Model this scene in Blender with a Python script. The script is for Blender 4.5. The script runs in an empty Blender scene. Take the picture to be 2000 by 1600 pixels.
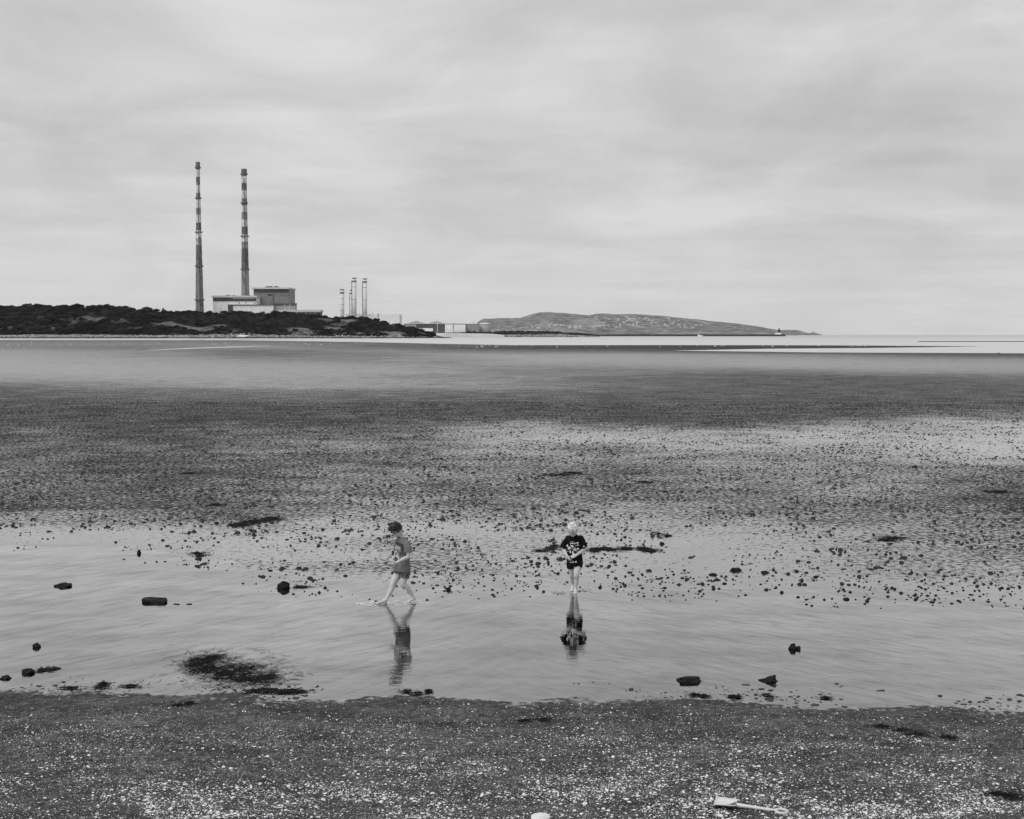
import bpy, bmesh, math, random
import numpy as np
from mathutils import Vector, Matrix, noise as mnoise
from mathutils.bvhtree import BVHTree
R = math.radians
random.seed(7); rng = np.random.default_rng(7)
scene = bpy.context.scene
col = scene.collection

# ------------------------------------------------------------------ camera
F = 2600.0; CAMH = 3.75; PITCH = math.atan(146.0 / F)
cp, sp = math.cos(PITCH), math.sin(PITCH)
cam_d = bpy.data.cameras.new('camera'); cam = bpy.data.objects.new('camera', cam_d); col.objects.link(cam)
cam_d.sensor_width = 36; cam_d.lens = F * 36 / 2000
cam_d.clip_start = 0.1; cam_d.clip_end = 80000
cam.location = (0, 0, CAMH); cam.rotation_euler = (math.pi / 2 - PITCH, 0, 0)
scene.camera = cam

# ------------------------------------------------------------------ sky
SUN = Vector((-0.42, -0.40, 0.82)).normalized()
world = bpy.data.worlds.new('World'); scene.world = world; world.use_nodes = True
nt = world.node_tree; nt.nodes.clear()
def N(t, kind, **kw):
    n = t.nodes.new(kind)
    for k, v in kw.items():
        if k.startswith('i_'):
            key = k[2:]
            n.inputs[int(key) if key.isdigit() else key.replace('_', ' ')].default_value = v
        else: setattr(n, k, v)
    return n
def mth(t, op, a, b=None, c=None, clamp=False):
    n = t.nodes.new('ShaderNodeMath'); n.operation = op; n.use_clamp = clamp
    for i, v in enumerate((a, b, c)):
        if v is None: continue
        if isinstance(v, (int, float)): n.inputs[i].default_value = v
        else: t.links.new(v, n.inputs[i])
    return n.outputs[0]
def ramp(t, fac, stops, interp='LINEAR'):
    n = t.nodes.new('ShaderNodeValToRGB'); n.color_ramp.interpolation = interp
    e = n.color_ramp.elements
    while len(e) < len(stops): e.new(0.5)
    for i, (p, v) in enumerate(stops):
        e[i].position = p; e[i].color = (v, v, v, 1)
    t.links.new(fac, n.inputs[0]); return n.outputs[0]
L = nt.links.new
tc = N(nt, 'ShaderNodeTexCoord')
sep = N(nt, 'ShaderNodeSeparateXYZ'); L(tc.outputs['Generated'], sep.inputs[0])
zc = mth(nt, 'ADD', mth(nt, 'MAXIMUM', sep.outputs[2], 0.0), 0.27)
cx = mth(nt, 'DIVIDE', sep.outputs[0], zc); cy = mth(nt, 'DIVIDE', sep.outputs[1], zc)
cmb = N(nt, 'ShaderNodeCombineXYZ'); L(cx, cmb.inputs[0]); L(cy, cmb.inputs[1])
n1 = N(nt, 'ShaderNodeTexNoise', i_Scale=2.1, i_Detail=12.0, i_Roughness=0.56, i_Distortion=0.55); L(cmb.outputs[0], n1.inputs['Vector'])
zd = mth(nt, 'ADD', mth(nt, 'MAXIMUM', sep.outputs[2], 0.0), 0.045)
cmb2 = N(nt, 'ShaderNodeCombineXYZ'); L(mth(nt, 'DIVIDE', sep.outputs[0], zd), cmb2.inputs[0]); L(mth(nt, 'DIVIDE', sep.outputs[1], zd), cmb2.inputs[1])
mp = N(nt, 'ShaderNodeMapping'); mp.inputs['Location'].default_value = (3.1, 1.7, 0.4); mp.inputs['Scale'].default_value = (0.8, 1.0, 1)
L(cmb2.outputs[0], mp.inputs[0])
n2 = N(nt, 'ShaderNodeTexNoise', i_Scale=0.85, i_Detail=9.0, i_Roughness=0.55, i_Distortion=0.3); L(mp.outputs[0], n2.inputs['Vector'])
c = mth(nt, 'ADD', mth(nt, 'MULTIPLY', n1.outputs[0], 0.62), mth(nt, 'MULTIPLY', n2.outputs[0], 0.38))
cl = ramp(nt, c, [(0.37, 4.9), (0.45, 5.5), (0.52, 6.1), (0.60, 6.8)])
# darker bank of cloud to the right, brighter zenith left of centre; thin bright strip low down
az = mth(nt, 'DIVIDE', sep.outputs[0], mth(nt, 'MAXIMUM', sep.outputs[1], 0.05))
b1 = mth(nt, 'MULTIPLY', mth(nt, 'SUBTRACT', az, 0.33), 4.2)
b2 = mth(nt, 'MULTIPLY', mth(nt, 'SUBTRACT', sep.outputs[2], 0.145), 17.0)
g = mth(nt, 'EXPONENT', mth(nt, 'MULTIPLY', mth(nt, 'ADD', mth(nt, 'MULTIPLY', b1, b1), mth(nt, 'MULTIPLY', b2, b2)), -1.0))
cl = mth(nt, 'SUBTRACT', cl, mth(nt, 'MULTIPLY', g, mth(nt, 'MULTIPLY', n1.outputs[0], 1.7)))
low = N(nt, 'ShaderNodeMapRange', interpolation_type='SMOOTHSTEP'); low.inputs['From Min'].default_value = 0.13; low.inputs['From Max'].default_value = 0.01
L(sep.outputs[2], low.inputs[0])
mixl = N(nt, 'ShaderNodeMix', data_type='FLOAT'); L(mth(nt, 'MULTIPLY', low.outputs[0], 0.6), mixl.inputs[0]); L(cl, mixl.inputs[2]); mixl.inputs[3].default_value = 6.3
sky = N(nt, 'ShaderNodeTexSky', sky_type='NISHITA', sun_disc=False); sky.sun_elevation = math.asin(SUN.z); sky.sun_rotation = math.atan2(SUN.x, SUN.y)
sky.air_density = 1.0; sky.dust_density = 4.0
bw = N(nt, 'ShaderNodeRGBToBW'); L(sky.outputs[0], bw.inputs[0])
nis = mth(nt, 'MINIMUM', bw.outputs[0], 9.0)
tot = N(nt, 'ShaderNodeMix', data_type='FLOAT'); tot.inputs[0].default_value = 0.88; L(nis, tot.inputs[2]); L(mixl.outputs[0], tot.inputs[3])
bg = N(nt, 'ShaderNodeBackground'); bg.inputs['Strength'].default_value = 0.114
L(tot.outputs[0], bg.inputs[0])
L(bg.outputs[0], N(nt, 'ShaderNodeOutputWorld').inputs[0])

# ------------------------------------------------------------------ sun
sd = bpy.data.lights.new('sun', 'SUN'); sd.energy = 2.3; sd.angle = R(35); sd.color = (1, 1, 1)
so = bpy.data.objects.new('sun', sd); col.objects.link(so); so.rotation_euler = SUN.to_track_quat('Z', 'Y').to_euler()
scene.view_settings.view_transform = 'Standard'; scene.view_settings.look = 'None'
scene.view_settings.exposure = 0.0; scene.view_settings.gamma = 1.0
scene.cycles.max_bounces = 6; scene.cycles.transparent_max_bounces = 12; scene.cycles.volume_bounces = 1

# ------------------------------------------------------------------ projection helpers (photo 2000 x 1600)
def ray(px, py):
    x = (px - 1000) / F; y = (800 - py) / F
    return x, cp + y * sp, -sp + y * cp          # world x, y, z
def P(px, py, Y):
    x, y, z = ray(px, py); return Vector((x * Y / y, Y, CAMH + z * Y / y))
def proj(X, Y, Z=0.0):
    dz = Z - CAMH
    dep = Y * cp - dz * sp; up = Y * sp + dz * cp
    dep = np.maximum(dep, 0.3)
    return 1000 + F * X / dep, 800 - F * up / dep
def Yof(py):
    py = np.asarray(py, float); y = (800 - py) / F
    return CAMH * (cp + y * sp) / (sp - y * cp)

# ------------------------------------------------------------------ numpy value noise
_T = rng.random((256, 256))
def vn(x, y):
    xi = np.floor(x).astype(int); yi = np.floor(y).astype(int); fx = x - xi; fy = y - yi
    fx = fx * fx * (3 - 2 * fx); fy = fy * fy * (3 - 2 * fy)
    a = _T[xi & 255, yi & 255]; b = _T[(xi + 1) & 255, yi & 255]; c_ = _T[xi & 255, (yi + 1) & 255]; d = _T[(xi + 1) & 255, (yi + 1) & 255]
    return (a * (1 - fx) + b * fx) * (1 - fy) + (c_ * (1 - fx) + d * fx) * fy
def fbm(x, y, o=4):
    s = 0; a = 0.5; t = 0
    for k in range(o):
        s = s + a * vn(x + 17.3 * k, y + 31.7 * k); t += a; a *= 0.5; x = x * 2.03; y = y * 2.03
    return s / t
def li(px, pts): return np.interp(px, [p[0] for p in pts], [p[1] for p in pts])

# ------------------------------------------------------------------ materials
def mat(name):
    m = bpy.data.materials.new(name); m.use_nodes = True; m.node_tree.nodes.clear(); return m, m.node_tree
def out(t, sh, disp=None):
    o = t.nodes.new('ShaderNodeOutputMaterial'); t.links.new(sh, o.inputs[0])
def grey(name, v, rough=0.7, var=0.25, scale=3.0, bump=0.0, bscale=None, spec=0.3, detail=5.0, stretch=None, coord='Object'):
    m, t = mat(name); tc = N(t, 'ShaderNodeTexCoord'); vec = tc.outputs[coord]
    if stretch:
        mp = N(t, 'ShaderNodeMapping'); mp.inputs['Scale'].default_value = stretch; t.links.new(vec, mp.inputs[0]); vec = mp.outputs[0]
    n = N(t, 'ShaderNodeTexNoise', i_Scale=scale, i_Detail=detail, i_Roughness=0.6); t.links.new(vec, n.inputs['Vector'])
    cr = ramp(t, n.outputs[0], [(0.3, v * (1 - var)), (0.7, min(1, v * (1 + var)))])
    b = N(t, 'ShaderNodeBsdfPrincipled', i_Roughness=rough); b.inputs['Specular IOR Level'].default_value = spec
    t.links.new(cr, b.inputs['Base Color'])
    if bump:
        n3 = N(t, 'ShaderNodeTexNoise', i_Scale=bscale or scale * 4, i_Detail=4.0); t.links.new(vec, n3.inputs['Vector'])
        bp = N(t, 'ShaderNodeBump', i_Distance=bump); bp.inputs['Strength'].default_value = 1.0
        t.links.new(n3.outputs[0], bp.inputs['Height']); t.links.new(bp.outputs[0], b.inputs['Normal'])
    out(t, b.outputs[0]); return m

# sand and mud: the vertex attribute 'film' says how much standing water lies on it, 'tone' its own lightness
def sand_material():
    m, t = mat('wet_sand'); L = t.links.new
    tc = N(t, 'ShaderNodeTexCoord'); O = tc.outputs['Object']
    fa = N(t, 'ShaderNodeAttribute', attribute_name='film'); ta = N(t, 'ShaderNodeAttribute', attribute_name='tone')
    mp = N(t, 'ShaderNodeMapping'); mp.inputs['Scale'].default_value = (1, 1, 1); L(O, mp.inputs[0])
    nf = N(t, 'ShaderNodeTexNoise', i_Scale=9.5, i_Detail=3.5, i_Roughness=0.6); L(mp.outputs[0], nf.inputs['Vector'])
    mp2 = N(t, 'ShaderNodeMapping'); mp2.inputs['Scale'].default_value = (0.5, 0.9, 1); L(O, mp2.inputs[0])
    nc = N(t, 'ShaderNodeTexNoise', i_Scale=0.9, i_Detail=5.0, i_Roughness=0.6); L(mp2.outputs[0], nc.inputs['Vector'])
    nn = mth(t, 'ADD', mth(t, 'MULTIPLY', nf.outputs[0], 0.8), mth(t, 'MULTIPLY', nc.outputs[0], 0.2))
    # threshold: film - (1-noise)
    d = mth(t, 'SUBTRACT', mth(t, 'ADD', mth(t, 'MULTIPLY', fa.outputs['Fac'], 0.32), nn), 0.665)
    fac = mth(t, 'MULTIPLY_ADD', d, 7.0, 0.5, clamp=True)
    vo = N(t, 'ShaderNodeTexVoronoi', i_Scale=6.5); L(O, vo.inputs['Vector']); vs = N(t, 'ShaderNodeSeparateColor'); L(vo.outputs['Color'], vs.inputs[0])
    dot = mth(t, 'LESS_THAN', vo.outputs['Distance'], mth(t, 'MULTIPLY', vs.outputs[0], .40))
    rfa = N(t, 'ShaderNodeAttribute', attribute_name='ruffle'); far_ = N(t, 'ShaderNodeMapRange'); far_.inputs['From Min'].default_value = .12; far_.inputs['From Max'].default_value = .25; L(rfa.outputs['Fac'], far_.inputs[0])
    far2 = N(t, 'ShaderNodeMapRange'); far2.inputs['From Min'].default_value = .49; far2.inputs['From Max'].default_value = .42; L(rfa.outputs['Fac'], far2.inputs[0])
    dot = mth(t, 'MULTIPLY', dot, far_.outputs[0]); fac = mth(t, 'MULTIPLY', fac, mth(t, 'SUBTRACT', 1.0, dot))
    # sand
    gr = N(t, 'ShaderNodeTexNoise', i_Scale=90.0, i_Detail=4.0, i_Roughness=0.8); L(O, gr.inputs['Vector'])
    gr2 = N(t, 'ShaderNodeTexNoise', i_Scale=11.0, i_Detail=7.0, i_Roughness=0.78); L(O, gr2.inputs['Vector'])
    gm = mth(t, 'ADD', mth(t, 'MULTIPLY', gr.outputs[0], 0.45), mth(t, 'MULTIPLY', gr2.outputs[0], 0.55))
    gs = N(t, 'ShaderNodeTexNoise', i_Scale=2.2, i_Detail=7.0, i_Roughness=0.7); mps = N(t, 'ShaderNodeMapping'); mps.inputs['Scale'].default_value = (.45, 1.1, 1); L(O, mps.inputs[0]); L(mps.outputs[0], gs.inputs['Vector'])
    gv = mth(t, 'MULTIPLY', ramp(t, gm, [(0.38, 0.2), (0.5, 0.85), (0.62, 2.1)]), ramp(t, gs.outputs[0], [(.35, .55), (.65, 1.5)]))
    colr = mth(t, 'MULTIPLY', mth(t, 'MULTIPLY', gv, ta.outputs['Fac']), mth(t, 'MULTIPLY_ADD', dot, -.75, 1.0))
    va = N(t, 'ShaderNodeTexVoronoi', i_Scale=75.0); L(O, va.inputs['Vector']); vas = N(t, 'ShaderNodeSeparateColor'); L(va.outputs['Color'], vas.inputs[0]); ga = N(t, 'ShaderNodeAttribute', attribute_name='grit')
    gn = N(t, 'ShaderNodeTexNoise', i_Scale=2.5, i_Detail=4.0); L(O, gn.inputs['Vector'])
    thr = mth(t, 'SUBTRACT', 1.0, mth(t, 'MULTIPLY', mth(t, 'MULTIPLY', ga.outputs['Fac'], .42), ramp(t, gn.outputs[0], [(.4, .45), (.62, 1.0)])))
    wh = mth(t, 'MULTIPLY', mth(t, 'GREATER_THAN', vas.outputs[0], thr), mth(t, 'LESS_THAN', va.outputs['Distance'], .42))
    colr = mth(t, 'ADD', colr, mth(t, 'MULTIPLY', wh, mth(t, 'MULTIPLY_ADD', vas.outputs[1], .35, .12)))
    bsum = mth(t, 'ADD', gr.outputs[0], mth(t, 'MULTIPLY', gr2.outputs[0], 2.5))
    bp = N(t, 'ShaderNodeBump', i_Distance=0.012); bp.inputs['Strength'].default_value = 0.8; L(bsum, bp.inputs['Height'])
    df = N(t, 'ShaderNodeBsdfDiffuse'); L(colr, df.inputs[0]); L(bp.outputs[0], df.inputs['Normal'])
    gl = N(t, 'ShaderNodeBsdfGlossy', i_Roughness=0.5); gl.inputs[0].default_value = (.6, .6, .6, 1); L(bp.outputs[0], gl.inputs['Normal'])
    ms = N(t, 'ShaderNodeMixShader'); ms.inputs[0].default_value = 0.025; L(df.outputs[0], ms.inputs[1]); L(gl.outputs[0], ms.inputs[2])
    # film
    wb = N(t, 'ShaderNodeBump', i_Distance=0.0016); wb.inputs['Strength'].default_value = 0.5; L(nf.outputs[0], wb.inputs['Height'])
    fr = N(t, 'ShaderNodeFresnel', i_IOR=1.33)
    ca = N(t, 'ShaderNodeAttribute', attribute_name='ruffle')
    ff = mth(t, 'MULTIPLY_ADD', fr.outputs[0], 1.35, 0.23, clamp=True)
    ff = mth(t, 'MULTIPLY', ff, mth(t, 'MULTIPLY_ADD', mth(t, 'MAXIMUM', mth(t, 'SUBTRACT', ca.outputs['Fac'], .1), 0), -1.05, 1.0))
    dw = N(t, 'ShaderNodeBsdfDiffuse'); L(mth(t, 'MULTIPLY', colr, 0.4), dw.inputs[0])
    gw = N(t, 'ShaderNodeBsdfGlossy'); L(ca.outputs['Fac'], gw.inputs['Roughness']); gw.inputs[0].default_value = (.95, .95, .95, 1); L(wb.outputs[0], gw.inputs['Normal'])
    mw = N(t, 'ShaderNodeMixShader'); L(ff, mw.inputs[0]); L(dw.outputs[0], mw.inputs[1]); L(gw.outputs[0], mw.inputs[2])
    mx = N(t, 'ShaderNodeMixShader'); L(fac, mx.inputs[0]); L(ms.outputs[0], mx.inputs[1]); L(mw.outputs[0], mx.inputs[2])
    out(t, mx.outputs[0]); return m

BOY1 = Vector(P(784, 1176, float(Yof(1176)))); BOY1.z = 0
BOY2 = Vector(P(1121, 1156, float(Yof(1156)))); BOY2.z = 0
def water_material():
    m, t = mat('shallow_water'); L = t.links.new
    tc = N(t, 'ShaderNodeTexCoord'); O = tc.outputs['Object']
    def ns(scale, sx, sy, rz=0, det=3.0, loc=(0, 0, 0)):
        mp = N(t, 'ShaderNodeMapping'); mp.inputs['Scale'].default_value = (sx, sy, 1); mp.inputs['Rotation'].default_value = (0, 0, rz); mp.inputs['Location'].default_value = loc
        L(O, mp.inputs[0]); n = N(t, 'ShaderNodeTexNoise', i_Scale=scale, i_Detail=det, i_Roughness=0.55, i_Distortion=0.4); L(mp.outputs[0], n.inputs['Vector']); return n.outputs[0]
    a = ns(7.0, 0.55, 1.7, R(14)); b = ns(20.0, 0.6, 1.3, R(-8)); big = ns(0.33, 1, 1.3, 0, 4.0, (5, 2, 0)); 
    fine = ns(3.2, 0.5, 1.5, R(25), 2.0, (2, 9, 0))
    amp = ramp(t, big, [(0.38, 0.25), (0.62, 1.9)])
    hsum = mth(t, 'ADD', mth(t, 'MULTIPLY', a, 1.0), mth(t, 'MULTIPLY', b, 0.34))
    hsum = mth(t, 'ADD', hsum, mth(t, 'MULTIPLY', fine, 0.7))
    hsum = mth(t, 'MULTIPLY', hsum, amp)
    # rings spreading from the waders' feet
    for c0, k, w, A in ((BOY1 + Vector((0.25, 0.0, 0)), 46.0, 1.1, 0.36), (BOY1 + Vector((-0.25, -0.1, 0)), 70.0, 0.5, 0.26), (BOY2, 60.0, 0.55, 0.4)):
        vd = N(t, 'ShaderNodeVectorMath', operation='DISTANCE'); L(O, vd.inputs[0]); vd.inputs[1].default_value = c0
        r = mth(t, 'ADD', vd.outputs['Value'], mth(t, 'MULTIPLY', fine, 0.12))
        s = mth(t, 'SINE', mth(t, 'MULTIPLY', r, k))
        e = mth(t, 'EXPONENT', mth(t, 'MULTIPLY', mth(t, 'DIVIDE', r, w), -1.0))
        hsum = mth(t, 'ADD', hsum, mth(t, 'MULTIPLY', mth(t, 'MULTIPLY', s, e), A))
    bp = N(t, 'ShaderNodeBump', i_Distance=0.0014); bp.inputs['Strength'].default_value = 1.0; L(hsum, bp.inputs['Height'])
    fr = N(t, 'ShaderNodeFresnel', i_IOR=1.33); L(bp.outputs[0], fr.inputs['Normal'])
    ff = mth(t, 'MULTIPLY_ADD', fr.outputs[0], 1.35, 0.23, clamp=True)
    def rp(ang, scale):
        m1 = N(t, 'ShaderNodeMapping'); m1.inputs['Rotation'].default_value = (0, 0, -ang); L(O, m1.inputs[0]); m2 = N(t, 'ShaderNodeMapping'); m2.inputs['Scale'].default_value = (.22, 1.0, 1); L(m1.outputs[0], m2.inputs[0])
        n = N(t, 'ShaderNodeTexNoise', i_Scale=scale, i_Detail=7.0, i_Roughness=.72, i_Distortion=.8); L(m2.outputs[0], n.inputs['Vector']); return n.outputs[0]
    sxx = N(t, 'ShaderNodeSeparateXYZ'); L(O, sxx.inputs[0]); side = N(t, 'ShaderNodeMapRange'); side.inputs['From Min'].default_value = -1.5; side.inputs['From Max'].default_value = 1.5; L(sxx.outputs[0], side.inputs[0])
    mr = N(t, 'ShaderNodeMix', data_type='FLOAT'); L(side.outputs[0], mr.inputs[0]); L(rp(R(48), 5.5), mr.inputs[2]); L(rp(R(-42), 9.0), mr.inputs[3]); rip = mr.outputs[0]
    st1 = ns(1.1, .4, 1.25, R(6), 6.0, (3, 3, 0)); st2 = rip
    ff = mth(t, 'MULTIPLY', ff, mth(t, 'MULTIPLY', ramp(t, st1, [(.36, .88), (.6, 1.05)]), ramp(t, st2, [(.36, .80), (.5, 1.0), (.62, 1.08)])))
    sx_ = N(t, 'ShaderNodeSeparateXYZ'); L(O, sx_.inputs[0]); rr_ = N(t, 'ShaderNodeMapRange'); L(sx_.outputs[1], rr_.inputs[0])
    rr_.inputs['From Min'].default_value = 25; rr_.inputs['From Max'].default_value = 300; rr_.inputs['To Min'].default_value = .015; rr_.inputs['To Max'].default_value = .3
    sea_ = N(t, 'ShaderNodeMapRange'); L(sx_.outputs[1], sea_.inputs[0]); sea_.inputs['From Min'].default_value = 600; sea_.inputs['From Max'].default_value = 2500; sea_.inputs['To Min'].default_value = 1.0; sea_.inputs['To Max'].default_value = .82
    ff = mth(t, 'MULTIPLY', ff, sea_.outputs[0])
    gl = N(t, 'ShaderNodeBsdfGlossy'); L(rr_.outputs[0], gl.inputs['Roughness']); gl.inputs[0].default_value = (.95, .95, .95, 1); L(bp.outputs[0], gl.inputs['Normal'])
    tr = N(t, 'ShaderNodeBsdfTransparent'); tr.inputs[0].default_value = (.30, .30, .30, 1)
    mx = N(t, 'ShaderNodeMixShader'); L(ff, mx.inputs[0]); L(tr.outputs[0], mx.inputs[1]); L(gl.outputs[0], mx.inputs[2])
    out(t, mx.outputs[0]); return m

M = {}
M['sand'] = sand_material(); M['water'] = water_material()
M['mud'] = grey('worm_cast_mud', 0.02, 0.7, 0.5, 60, 0.004, 120, 0.15)
M['rock'] = grey('wet_dark_rock', 0.007, 0.5, 0.8, 18, 0.014, 34, 0.12)
M['weed'] = grey('dark_seaweed', 0.007, 0.7, 0.5, 30, 0, None, 0.1)
M['shell'] = grey('bleached_shell', 0.56, 0.6, 0.75, 55, 0, None, 0.3)
M['pebble'] = grey('dark_pebble', 0.03, 0.6, 0.6, 40, 0, None, 0.3)
M['plastic'] = grey('pale_plastic', 0.5, 0.42, 0.06, 10, 0.0006, 150, 0.5)

# ------------------------------------------------------------------ mesh helpers
def tag(o, label=None, cat=None, group=None, kind=None):
    if label: o['label'] = label
    if cat: o['category'] = cat
    if group: o['group'] = group
    if kind: o['kind'] = kind
    return o
def empty(name, loc, rz=0):
    o = bpy.data.objects.new(name, None); col.objects.link(o); o.location = loc; o.rotation_euler = (0, 0, rz); o.empty_display_size = 0.2; return o
def link(name, me, parent=None, loc=None):
    o = bpy.data.objects.new(name, me); col.objects.link(o)
    if parent: o.parent = parent
    if loc is not None: o.location = loc
    return o
class MB:
    def __init__(s): s.v = []; s.f = []; s.mi = []; s.cur = 0
    def add(s, vs, fs):
        b = len(s.v); s.v += [tuple(p) for p in vs]
        for f in fs: s.f.append(tuple(i + b for i in f)); s.mi.append(s.cur)
    def box(s, x0, x1, y0, y1, z0, z1):
        s.add([(x0, y0, z0), (x1, y0, z0), (x1, y1, z0), (x0, y1, z0), (x0, y0, z1), (x1, y0, z1), (x1, y1, z1), (x0, y1, z1)],
              [(0, 3, 2, 1), (4, 5, 6, 7), (0, 1, 5, 4), (1, 2, 6, 5), (2, 3, 7, 6), (3, 0, 4, 7)])
    def gable(s, x0, x1, y0, y1, z0, z1, zr, axis='x'):
        s.box(x0, x1, y0, y1, z0, z1)
        e = .02
        if axis == 'x':
            ym = (y0 + y1) / 2
            s.add([(x0, y0 - e, z1 + e), (x1, y0 - e, z1 + e), (x1, y1 + e, z1 + e), (x0, y1 + e, z1 + e), (x0, ym, zr), (x1, ym, zr)], [(0, 1, 5, 4), (2, 3, 4, 5), (0, 4, 3), (1, 2, 5), (0, 3, 2, 1)])
        else:
            xm = (x0 + x1) / 2
            s.add([(x0 - e, y0, z1 + e), (x1 + e, y0, z1 + e), (x1 + e, y1, z1 + e), (x0 - e, y1, z1 + e), (xm, y0, zr), (xm, y1, zr)], [(1, 2, 5, 4), (3, 0, 4, 5), (0, 1, 4), (2, 3, 5), (0, 3, 2, 1)])
    def rings(s, rings_, cap=True):
        n = len(rings_[0]); vs = [p for r in rings_ for p in r]; fs = []
        for i in range(len(rings_) - 1):
            for k in range(n):
                a = i * n + k; b = i * n + (k + 1) % n; fs.append((a, b, b + n, a + n))
        if cap: fs.append(tuple(range(n))[::-1]); fs.append(tuple(range((len(rings_) - 1) * n, len(rings_) * n)))
        s.add(vs, fs)
    def lathe(s, prof, n=24, c=(0, 0)):
        s.rings([[(c[0] + r * math.cos(2 * math.pi * k / n), c[1] + r * math.sin(2 * math.pi * k / n), z) for k in range(n)] for r, z in prof])
    def loft(s, secs, n=20):          # section: centre, axis a (with radius), axis b (with radius), squareness
        rs = []
        for c, a, b in secs:
            c, a, b = Vector(c), Vector(a), Vector(b)
            rs.append([c + a * math.cos(2 * math.pi * k / n) + b * math.sin(2 * math.pi * k / n) for k in range(n)])
        s.rings(rs)
    def tube(s, pts, rad, n=12, flat=1.0, up=(0, 0, 1), rounded=True):
        pts = [Vector(p) for p in pts]; rs = []
        for i, p in enumerate(pts):
            t = (pts[min(i + 1, len(pts) - 1)] - pts[max(i - 1, 0)]).normalized()
            if i == 0:
                u = Vector(up)
                if abs(t.dot(u)) > 0.92: u = Vector((0, 1, 0))
                a = t.cross(u).normalized()
            else: a = (a - t * a.dot(t)).normalized()
            b = a.cross(t).normalized()
            r = rad[i]
            if rounded and i == 0:
                for q in (80, 50, 22):
                    rr = r * math.cos(R(q)); cc = p - t * r * math.sin(R(q))
                    rs.append([cc + a * rr * math.cos(2 * math.pi * k / n) + b * rr * flat * math.sin(2 * math.pi * k / n) for k in range(n)])
            rs.append([p + a * r * math.cos(2 * math.pi * k / n) + b * r * flat * math.sin(2 * math.pi * k / n) for k in range(n)])
            if rounded and i == len(pts) - 1:
                for q in (22, 50, 80):
                    rr = r * math.cos(R(q)); cc = p + t * r * math.sin(R(q))
                    rs.append([cc + a * rr * math.cos(2 * math.pi * k / n) + b * rr * flat * math.sin(2 * math.pi * k / n) for k in range(n)])
        s.rings(rs)
    def limb(s, pts, rad, n=14, flat=1.0, rounded=True, k=6):
        P_ = [Vector(p) for p in pts]; P_ = [P_[0] * 2 - P_[1]] + P_ + [P_[-1] * 2 - P_[-2]]; R_ = [rad[0]] + list(rad) + [rad[-1]]; o = []; r = []
        for i in range(1, len(P_) - 2):
            for j in range(k):
                t = j / k; a, b, c, d = P_[i - 1], P_[i], P_[i + 1], P_[i + 2]
                o.append(0.5 * ((2 * b) + (c - a) * t + (2 * a - 5 * b + 4 * c - d) * t * t + (3 * b - a - 3 * c + d) * t ** 3))
                q = t * t * (3 - 2 * t); r.append(R_[i] * (1 - q) + R_[i + 1] * q)
        o.append(P_[-2]); r.append(R_[-2]); s.tube(o, r, n, flat, (0, 0, 1), rounded)
    def ell(s, c, ax, ay, az, n=16, m=10):
        c = Vector(c); ax, ay, az = Vector(ax), Vector(ay), Vector(az); rs = []
        for j in range(m + 1):
            q = -math.pi / 2 + math.pi * (0.02 + 0.96 * j / m)
            rs.append([c + (ax * math.cos(2 * math.pi * k / n) + ay * math.sin(2 * math.pi * k / n)) * math.cos(q) + az * math.sin(q) for k in range(n)])
        s.rings(rs)
    def mesh(s, name, mats, smooth=False):
        me = bpy.data.meshes.new(name); me.from_pydata(s.v, [], s.f)
        for m in (mats if isinstance(mats, (list, tuple)) else [mats]): me.materials.append(m)
        if any(s.mi): me.polygons.foreach_set('material_index', s.mi)
        if smooth: me.polygons.foreach_set('use_smooth', [True] * len(me.polygons))
        me.update(); return me
    def build(s, name, mats, parent=None, smooth=False, loc=None): return link(name, s.mesh(name, mats, smooth), parent, loc)
def bigmesh(name, V, Fc, m, smooth=False, attrs=None):
    """V (n,3) array, Fc (m,k) array of equal-size faces"""
    me = bpy.data.meshes.new(name); k = Fc.shape[1]
    me.vertices.add(len(V)); me.vertices.foreach_set('co', np.ascontiguousarray(V, dtype=np.float32).ravel())
    me.loops.add(Fc.size); me.loops.foreach_set('vertex_index', np.ascontiguousarray(Fc, dtype=np.int32).ravel())
    me.polygons.add(len(Fc)); me.polygons.foreach_set('loop_start', np.arange(0, Fc.size, k, dtype=np.int32)); me.polygons.foreach_set('loop_total', np.full(len(Fc), k, dtype=np.int32))
    if smooth: me.polygons.foreach_set('use_smooth', np.ones(len(Fc), dtype=bool))
    me.materials.append(m); me.update(calc_edges=True); me.validate()
    for a, val in (attrs or {}).items():
        at = me.attributes.new(a, 'FLOAT', 'POINT'); at.data.foreach_set('value', np.ascontiguousarray(val, dtype=np.float32).ravel())
    return me
def remesh(mb, mats, voxel, smooth_it=6, fn=None, name='solid'):
    me = mb.mesh(name, mats); o = link('tmp', me)
    r = o.modifiers.new('r', 'REMESH'); r.mode = 'VOXEL'; r.voxel_size = voxel; r.use_smooth_shade = True
    sm = o.modifiers.new('s', 'SMOOTH'); sm.factor = 0.5; sm.iterations = smooth_it
    dg = bpy.context.evaluated_depsgraph_get(); dg.update()
    res = bpy.data.meshes.new_from_object(o.evaluated_get(dg)); res.name = name
    bpy.data.objects.remove(o)
    if not res.materials:
        for m in (mats if isinstance(mats, (list, tuple)) else [mats]): res.materials.append(m)
    if fn:
        data = [(v.co.copy(), v.normal.copy()) for v in res.vertices]
        for v, (c_, n_) in zip(res.vertices, data): v.co = fn(c_, n_)
    res.update(); return res

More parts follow.
